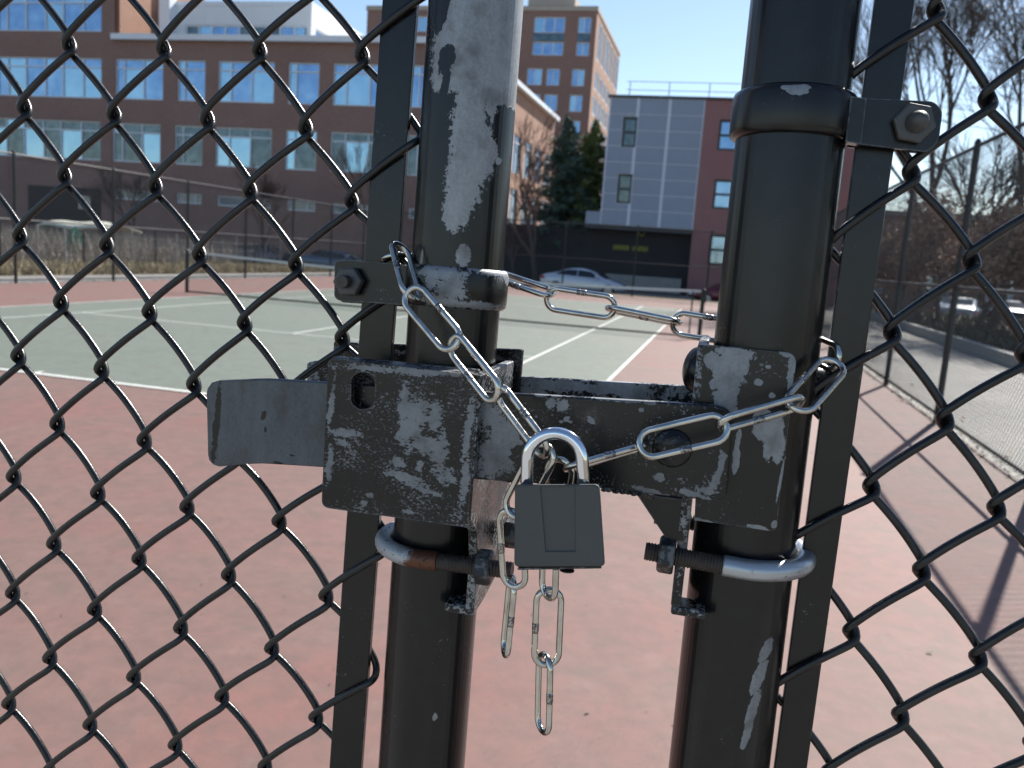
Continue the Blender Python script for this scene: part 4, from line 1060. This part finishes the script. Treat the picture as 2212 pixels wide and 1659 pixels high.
b = MB(); b.box((XS0 - .012, yf(zfoot, .030), zfoot - .0005), (XS1 - .0003, yf(zfoot, .016), zfoot + .0048)); b.obj("foot", M['sideplate'], go, bevel=0.0014)
# rear half of the guide behind the post
b = MB(); P0, P1, P2, P3 = g(720, 738, -.026), g(1098, 752, -.026), g(1080, 1040, -.026), g(705, 1030, -.026)
P1.x = P2.x = XS1 + .003
b.prism([P0, P1, P2, P3], (0, .004, 0)); b.obj("guide_rear_plate", M['boxplate'], go, bevel=0.001)

# right bracket -----------------------------------------------------
M['rplate'] = chipped("worn receiver plate paint", blobs=[(1575, 800, 34, 50), (1570, 860, 26, 50), (1600, 790, 20, 36), (1590, 765, 45, 14), (1540, 780, 22, 20), (1545, 830, 14, 12), (1712, 790, 10, 34), (1700, 765, 16, 8), (1705, 850, 6, 30), (1638, 826, 9, 8), (1660, 793, 6, 4), (1668, 855, 7, 6), (1650, 905, 24, 20), (1672, 945, 16, 55, 8), (1682, 970, 14, 34), (1651, 930, 24, 28, -20), (1686, 1040, 3, 50), (1520, 1128, 24, 5, 6), (1640, 1143, 26, 6, 6), (1672, 1136, 7, 10), (1590, 1000, 8, 30), (1593, 960, 6, 40)],
    wear=0.17, fine=430, edge=0.20, jag=0.8, off=0.035)
b = MB(); plate(b, [(1519, 745, 6), (1722, 763, 26), (1677, 1149, 16), (1500, 1124, 3)], 0.0335, 0.0045, 5)
rb = b.obj("latch_receiver", M['rplate'], gr_, bevel=0.0008, seg=3)
XQ0, XQ1 = 12.2455, 12.2505
zt2 = g(1522, 746, .0335).z; zf2 = g(1466, 1312, .03).z
b = MB(); yz_plate(b, [(yf(zt2, .0332), zt2), (yf(zt2, -.034), zt2), (yf(1.50, -.036), 1.50), (yf(1.42, -.036), 1.42), (yf(1.40, -.030), 1.40), (yf(zf2, .012), zf2 + .001), (yf(zf2, .030), zf2), (yf(1.42, .030), 1.42), (yf(1.436, .0332), 1.436)], XQ0, XQ1)
b.obj("side_plate", M['sideplate'], rb, bevel=0.0008)
b = MB(); b.box((XQ0 + .0003, yf(zf2, .030), zf2 - .0048), (XQ1 + .0125, yf(zf2, .014), zf2)); b.obj("foot", M['sideplate'], rb, bevel=0.0014)
b = MB(); plate(b, [(1374, 1066, 0), (1483, 1080, 0), (1478, 1172, 2), (1442, 1168, 4)], 0.0325, 0.0045); b.obj("gusset", M['barpaint'], rb, bevel=0.0006)
b = MB(); cB = Vector((XQ0, gplane(1.513) + 0.004, g(1500, 800, 0).z)); dome(b, cB, (-1, 0, 0.05), 0.0125, 0.0075); b.obj("bolt_head", M['rplate'], rb, smooth=True)
b = MB(); cB = Vector((12.3075, gplane(1.50) + 0.012, g(1778, 845, 0).z)); dome(b, cB, (0.5, -1, 0), 0.011, 0.008); b.obj("bolt_head", M['rplate'], rb, smooth=True)

# U bolts -----------------------------------------------------------
def ubolt(X, rp, side, zf0, zf1, x_end, mat, parent, thr_x):
    """side -1: closed end left of the post; legs run to x_end"""
    R_ = rp + 0.0052; cx_ = X; b = MB(); pts = []
    y0 = gplane(zf0)
    def zz(x): return zf0 + (zf1 - zf0) * (x - X) / (x_end - X)
    xs = [thr_x + (cx_ - thr_x) * i / 8 for i in range(9)]
    for x in xs: pts.append(Vector((x, y0 - R_, zz(x))))
    for i in range(1, 24):
        a = -PI / 2 + side * PI * i / 24 * -1 if False else PI * i / 24
        pts.append(Vector((cx_ + side * R_ * math.sin(a), y0 - R_ * math.cos(a), zz(cx_))))
    for x in reversed(xs): pts.append(Vector((x, y0 + R_, zz(x))))
    b.tube(pts, 0.0053, 18); ub = b.obj("u_bolt", M[mat], parent, smooth=True)
    for sy in (-1, 1):
        L = abs(x_end - thr_x); rr, n = threadrad(L, 0.0048)
        b = MB(); b.tube([Vector((thr_x + (x_end - thr_x) * i / n, y0 + sy * R_, zz(thr_x + (x_end - thr_x) * i / n))) for i in range(n + 1)], rr, 18); b.obj("thread", M['thread'], ub)
    return ub, y0, R_, zz
ubL, yL, RL, zzL = ubolt(XLP, RP_L, -1, 1.3972, 1.3990, 12.1610, 'rustzinc', gl_, 12.1190)
for sy in (-1, 1):
    b = MB(); hexnut(b, (XS1 + .0004, yL + sy * RL, zzL(12.145)), (1, 0, 0.02), 0.0098, 0.0085, 0.4 + sy); b.obj("nut", M['nut'], ubL, bevel=0.0007)
zr0, zr1 = g(1650, 1236, .032).z, g(1400, 1191, .032).z
ubR, yR, RR, zzR = ubolt(XRP, RP_R, 1, zr0, zr1, 12.2300, 'zinc', gr_, 12.2690)
for sy in (-1, 1):
    b = MB(); hexnut(b, (XQ0 - .0004, yR + sy * RR, zzR(12.24)), (-1, 0, 0.03), 0.0098, 0.0085, 0.5 + sy); b.obj("nut", M['nut'], ubR, bevel=0.0007)

# latch arm ---------------------------------------------------------
M['arm'] = chipped("worn latch arm paint", blobs=[(1065, 985, 45, 55), (1085, 940, 40, 40), (1060, 900, 30, 30), (1190, 872, 11, 14), (1215, 876, 14, 16), (1224, 905, 7, 6), (1232, 911, 5, 4), (1276, 909, 9, 8), (1212, 911, 4, 3), (1545, 1040, 10, 30, 10), (1558, 1000, 8, 26), (1535, 1062, 22, 10), (1500, 1068, 40, 6, 5), (1400, 1060, 50, 6, 6), (1520, 868, 20, 7), (1170, 850, 50, 6, -4), (1330, 862, 80, 5, -4), (1385, 885, 6, 5), (1420, 1030, 12, 10)],
    bare=(0.16, 0.17, 0.182), wear=0.27, fine=430, edge=0.26, jag=1.7, off=0.044)
M['handle'] = chipped("bare worn handle steel", blobs=[(570, 912, 400, 300)], neg=[(569, 898, 6, 10, 10), (573, 928, 3, 6), (632, 984, 6, 2), (600, 1000, 12, 3), (452, 920, 8, 90)], wear=0.5, fine=700, edge=0.0, jag=1.5, bare=(0.085, 0.094, 0.104), off=0.044)
M['rear'] = chipped("worn rear arm", blobs=[(1180, 830, 60, 14), (1260, 835, 60, 10), (1340, 838, 60, 20), (1150, 845, 40, 10)], wear=0.5, fine=220, edge=0.45, jag=1.4, off=-0.035)
la = thing("gate_latch", tuple(g(1440, 965, 0.04)), "worn flat latch arm bridging both gate posts with a bare steel handle", "latch")
def strip(b, top, bot, offs, th):
    F = [g(x, y, o) for (x, y), o in zip(top, offs)]; B = [g(x, y, o) for (x, y), o in zip(bot, offs)]; n = len(F)
    e = Vector((0, th, 0)); vs = F + B + [v + e for v in F] + [v + e for v in B]; fs = []
    for i in range(n - 1):
        fs += [(i, i + 1, n + i + 1, n + i), (2*n + i + 1, 2*n + i, 3*n + i, 3*n + i + 1), (i + 1, i, 2*n + i, 2*n + i + 1), (n + i, n + i + 1, 3*n + i + 1, 3*n + i)]
    fs += [(0, n, 3*n, 2*n), (n - 1, 3*n - 1, 4*n - 1, 2*n - 1)]
    b.add(vs, fs)
hT = [(445, 852), (448, 838), (456, 827), (470, 822.5), (516, 820.4), (548, 819.5), (575, 819), (635, 822), (706, 826), (760, 829.5)]
hB = [(448, 980), (452, 996), (459, 1004), (472, 1008.5), (514, 1005), (540, 1003), (564, 1002), (634, 1006), (696, 1010), (750, 1014)]
b = MB(); strip(b, hT, hB, [.0365, .0365, .0366, .037, .039, .042, .0438, .044, .044, .044], .005); b.obj("handle", M['handle'], la, bevel=0.0012, seg=3)
aT = [(760, 829.5), (900, 838.5), (1040, 846), (1124, 851), (1344, 864), (1500, 873), (1551, 877), (1568, 883), (1577, 892), (1582, 907)]
aB = [(750, 1014), (880, 1024), (1020, 1035.5), (1102, 1041), (1318, 1057), (1474, 1075), (1524, 1081), (1545, 1082), (1560, 1078), (1570, 1066)]
b = MB(); strip(b, aT, aB, [.044] * 10, .005); b.obj("front_arm", M['arm'], la, bevel=0.0009, seg=3)
rT = [(662, 786), (668, 782), (680, 780), (1104, 812), (1344, 826), (1500, 835), (1560, 838)]
rB = [(664, 960), (668, 965), (680, 968), (1090, 990), (1320, 1005), (1480, 1015), (1540, 1018)]
b = MB(); strip(b, rT, rB, [-.034] * 7, .005); b.obj("rear_arm", M['rear'], la, bevel=0.0009, seg=3)
b = MB(); dome(b, g(1452, 968, 0.0436), (0, -1, 0), 0.0098, 0.0042, 36); b.obj("pivot_bolt", M['arm'], la, smooth=True)
# uneven weld along the underside of the arm
b = MB(); wp = []; wr_ = []
for i in range(60):
    x = 1300 + i * 1.9; wp.append(g(x, 1054 + i * 0.27 + 1.2 * math.sin(i * .9), 0.0425)); wr_.append(0.0010 + 0.0007 * abs(math.sin(i * .31)) + 0.0004 * random.random())
b.tube(wp, wr_, 8); b.obj("weld_bead", M['arm'], la, smooth=True)

# padlock -----------------------------------------------------------
pk = thing("padlock", tuple(g(1208, 1135, 0.075)), "square charcoal grey padlock with polished shackle hanging on the chain", "padlock")
FO = 0.084; TH = 0.017; LD = Vector((-0.17, 0.93, -0.30))
c0, c1, c2, c3 = g(1112, 1046, FO), g(1296, 1045, FO), g(1308, 1224, FO), g(1110.5, 1225, FO)
def lerp2(u, v): return (c0 * (1-u) + c1 * u) * (1-v) + (c3 * (1-u) + c2 * u) * v
def pad_poly(us): return [lerp2(u, v) for u, v in us]
def rr_uv(u0, v0, u1, v1, r, n=6):
    out = []
    for (cx_, cy_, a0) in ((u0 + r, v0 + r, PI), (u1 - r, v0 + r, 1.5 * PI), (u1 - r, v1 - r, 0), (u0 + r, v1 - r, .5 * PI)):
        for k_ in range(n + 1): a = a0 + k_ * PI / 2 / n; out.append((cx_ + r * math.cos(a), cy_ + r * math.sin(a)))
    return out
outer = rr_uv(0, 0, 1, 1, .055)
b = MB()
def layer(sc, yoff): 
    return [lerp2(.5 + (u - .5) * sc, .5 + (v - .5) * sc) + LD * yoff for (u, v) in outer]
Ls = [layer(.955, 0.0), layer(.982, .0004), layer(1.0, .0022), layer(1.0, TH - .0022), layer(.98, TH)]
n = len(outer); vs = [v for l_ in Ls for v in l_]; fs = []
for i in range(len(Ls) - 1):
    for k_ in range(n): fs.append((i*n + k_, i*n + (k_+1) % n, (i+1)*n + (k_+1) % n, (i+1)*n + k_))
fs.append(tuple((len(Ls) - 1) * n + k_ for k_ in range(n)))
b.add(vs, fs)
# front face with the recessed centre field
fld = [(.29, -.0), (.735, -.0), (.71, .83), (.36, .83)]
fldv = [lerp2(.5 + (u - .5) * .955, .5 + (v - .5) * .955 + 0.001) for u, v in [(.29, .006), (.728, .006), (.70, .835), (.342, .835)]]
front = Ls[0]
loops = [front, fldv]; tr_ = tessellate_polygon([[Vector((v.x, v.z, 0)) for v in lp] for lp in loops]); b.add(front + fldv, [tuple(t) for t in tr_])
ins = [v + Vector((0, .0007, 0)) for v in fldv]; ctr = sum(ins, Vector()) / 4; ins2 = [v + (ctr - v) * .035 for v in ins]
b.add(fldv + ins2, [(0, 1, 5, 4), (1, 2, 6, 5), (2, 3, 7, 6), (3, 0, 4, 7)])
body_ = b.obj("lock_body", M['lock'], pk)
b = MB(); b.add(ins2, [(0, 1, 2, 3)]); b.obj("centre_field", M['lock'], body_, fix=False)
# seam, silver base plate with keyhole
zb = min(c2.z, c3.z)
dz_ = Vector((0, 0, -.0002)); bp = [c3 + Vector((.0016, 0, 0)) + LD * .0018 + dz_, c2 + Vector((-.0016, 0, 0)) + LD * .0018 + dz_, c2 + Vector((-.0016, 0, 0)) + LD * (TH - .0018) + dz_, c3 + Vector((.0016, 0, 0)) + LD * (TH - .0018) + dz_]
b = MB(); b.prism(bp, (0, 0, -.0011)); b.obj("base_plate", M['nut'], body_, bevel=0.0004)
kc = (c2 + c3) / 2 + LD * (TH * .45) + Vector((.004, 0, -.0012)); b = MB(); b.tube([kc, kc + Vector((0, 0, -.0005))], .0035, 20); b.obj("keyway", M['thread'], body_)
OS = 0.0755
def gp(x, y): return g(x, y, OS)
pts = [gp(1138, 1062), gp(1138, 1030), gp(1139, 1005)]
for i in range(0, 21):
    a = PI - PI * i / 20; cxp, cyp = 1198.5, 994
    pts.append(gp(cxp + 59.5 * math.cos(a), cyp - 58 * math.sin(a) * 1.0))
pts += [gp(1258.5, 1005), gp(1260, 1030), gp(1261, 1062)]
b = MB(); b.tube(pts, 0.0030, 20); b.obj("shackle", M['chrome'], pk, smooth=True)

# chain -------------------------------------------------------------
ch = thing("chain", tuple(g(1000, 800, 0.03)), "shiny steel link chain wrapped round both gate posts and locked in front of the latch", "chain")
WR = 0.00170; LK = 0.0445; WCC = 0.0128
link_log = []
def link(A, B, roll, parent=ch, name="link", weld=1, L=None, up=False):
    """stadium link between its two outer tips A, B; roll turns its flat about the axis (0 = flat to the viewer)"""
    ax = (B - A); Lr = ax.length; ax.normalize(); mid = (A + B) / 2
    LL_ = L or Lr
    view = (mid - CAM).normalized(); w = ax.cross(view).normalized()
    if up: w = (Vector((0, 0, 1)) - ax * ax.z).normalized()
    w = Matrix.Rotation(math.radians(roll), 3, ax) @ w
    r = WCC / 2; hl = LL_ / 2 - WR - r; pts = []
    for i in range(15): pts.append(mid + ax * (-hl + 2 * hl * i / 15) + w * r)
    for i in range(12): a = PI / 2 - PI * i / 12; pts.append(mid + ax * (hl + r * math.cos(a)) + w * r * math.sin(a))
    for i in range(15): pts.append(mid + ax * (hl - 2 * hl * i / 15) - w * r)
    for i in range(12): a = -PI / 2 - PI * i / 12; pts.append(mid + ax * (-hl + r * math.cos(a)) + w * r * math.sin(a))
    rad = []
    for i in range(len(pts)):
        rad.append(WR)
    b = MB(); b.tube(pts, rad, 14, closed=True); lo = b.obj(name, M['chain'], parent, smooth=True, fix=False)
    c = mid + w * r * (1 if weld > 0 else -1); e = 0.0018
    b = MB(); b.tube([c - ax * e * 1.6, c - ax * e, c - ax * e * .55, c - ax * e * .3, c, c + ax * e * .35, c + ax * e * .6, c + ax * e, c + ax * e * 1.6], [WR * 1.0, WR * 1.10, WR * 1.12, WR * 1.02, WR * 1.10, WR * 1.02, WR * 1.11, WR * 1.08, WR * 1.0], 12); b.obj("weld_seam", M['weldseam'], lo, smooth=True, fix=False)
    link_log.append(round(Lr * 1000, 1)); return lo
k = N("weld seam"); p = k.pos(); f = k.noise(p, 900, 3); k.set(color=k.mix(k.ramp(f, .45, .6), (0.42, 0.41, 0.40), (0.10, 0.09, 0.09)), metal=1.0, rough=0.35); M['weldseam'] = k.m
def fitlink(pa, oa, pb, sgn, roll, weld=1, L=LK, up=False):
    """tip A at pixel pa, off oa; tip B on the ray pb at the depth that gives a full link, sgn +1 nearer / -1 farther"""
    A = g(*pa, oa); lo_, hi_ = (oa, oa + 0.05) if sgn > 0 else (oa - 0.05, oa)
    best = None
    for i in range(201):
        o = lo_ + (hi_ - lo_) * i / 200; d = abs((g(*pb, o) - A).length - L)
        if best is None or d < best[0]: best = (d, o)
    B = g(*pb, best[1]); link(A, B, roll, weld=weld, up=up); return best[1]
OFFS = []
def FL(*a, **k_): o = fitlink(*a, **k_); OFFS.append(round(o, 4)); return o
# left side, from behind the left post forward and down to the lock
FL((893, 649.5), .043, (861, 525), -1, 52)              # hangs over the band
link(g(826, 557, .006), g(960, 572, -.032), 62)          # wraps the side of the post
FL((879, 624), .044, (987.5, 752), 1, 12)
FL((972, 731), .053, (1077, 862), 1, 42, weld=-1)
FL((1072, 836), .058, (1185, 986), 1, 60)
FL((1187, 958), .068, (1102, 1118), -1, 25)
FL((1102, 1096), .060, (1112, 1274), -1, 28, weld=-1)
FL((1108, 1241), .046, (1090.5, 1420), -1, 78)
# right side, from the lock round the right post
FL((1216, 1014), .068, (1400, 961.5), -1, 84)
FL((1374, 966), .064, (1577.5, 918), -1, -8, weld=-1)
FL((1546, 921), .060, (1739, 865), -1, 66, weld=-1)
FL((1712, 886), .050, (1809, 778), -1, -14)
A_ = g(1815, 779, .013); B_ = g(1780, 763, 0.0); link(A_, A_ + (B_ - A_).normalized() * LK, 0, up=True)
FL((1214, 986), .064, (1188, 1160), -1, 20)
FL((1189, 1116), .058, (1184.5, 1297), -1, 58)
FL((1187, 1266.5), .046, (1179.5, 1443), -1, -8, weld=-1)
FL((1177, 1408), .042, (1173, 1587), 1, 62)
# back run behind both posts
link(g(1200, 637, -.034), g(1044, 585, -.034), 68)
link(g(1174.5, 643, -.034), g(1334.5, 667, -.034), 12)
link(g(1306.5, 665, -.034), g(1475, 699, -.034), 82, weld=-1)
link(g(1447, 696, -.034), g(1606, 722, -.035), 14)
link(g(1580, 717, -.035), g(1716, 735, -.036), 80)
link(g(1072, 593, -.034), g(936, 565, -.034), 20)
print("links mm", link_log, "offs", OFFS)
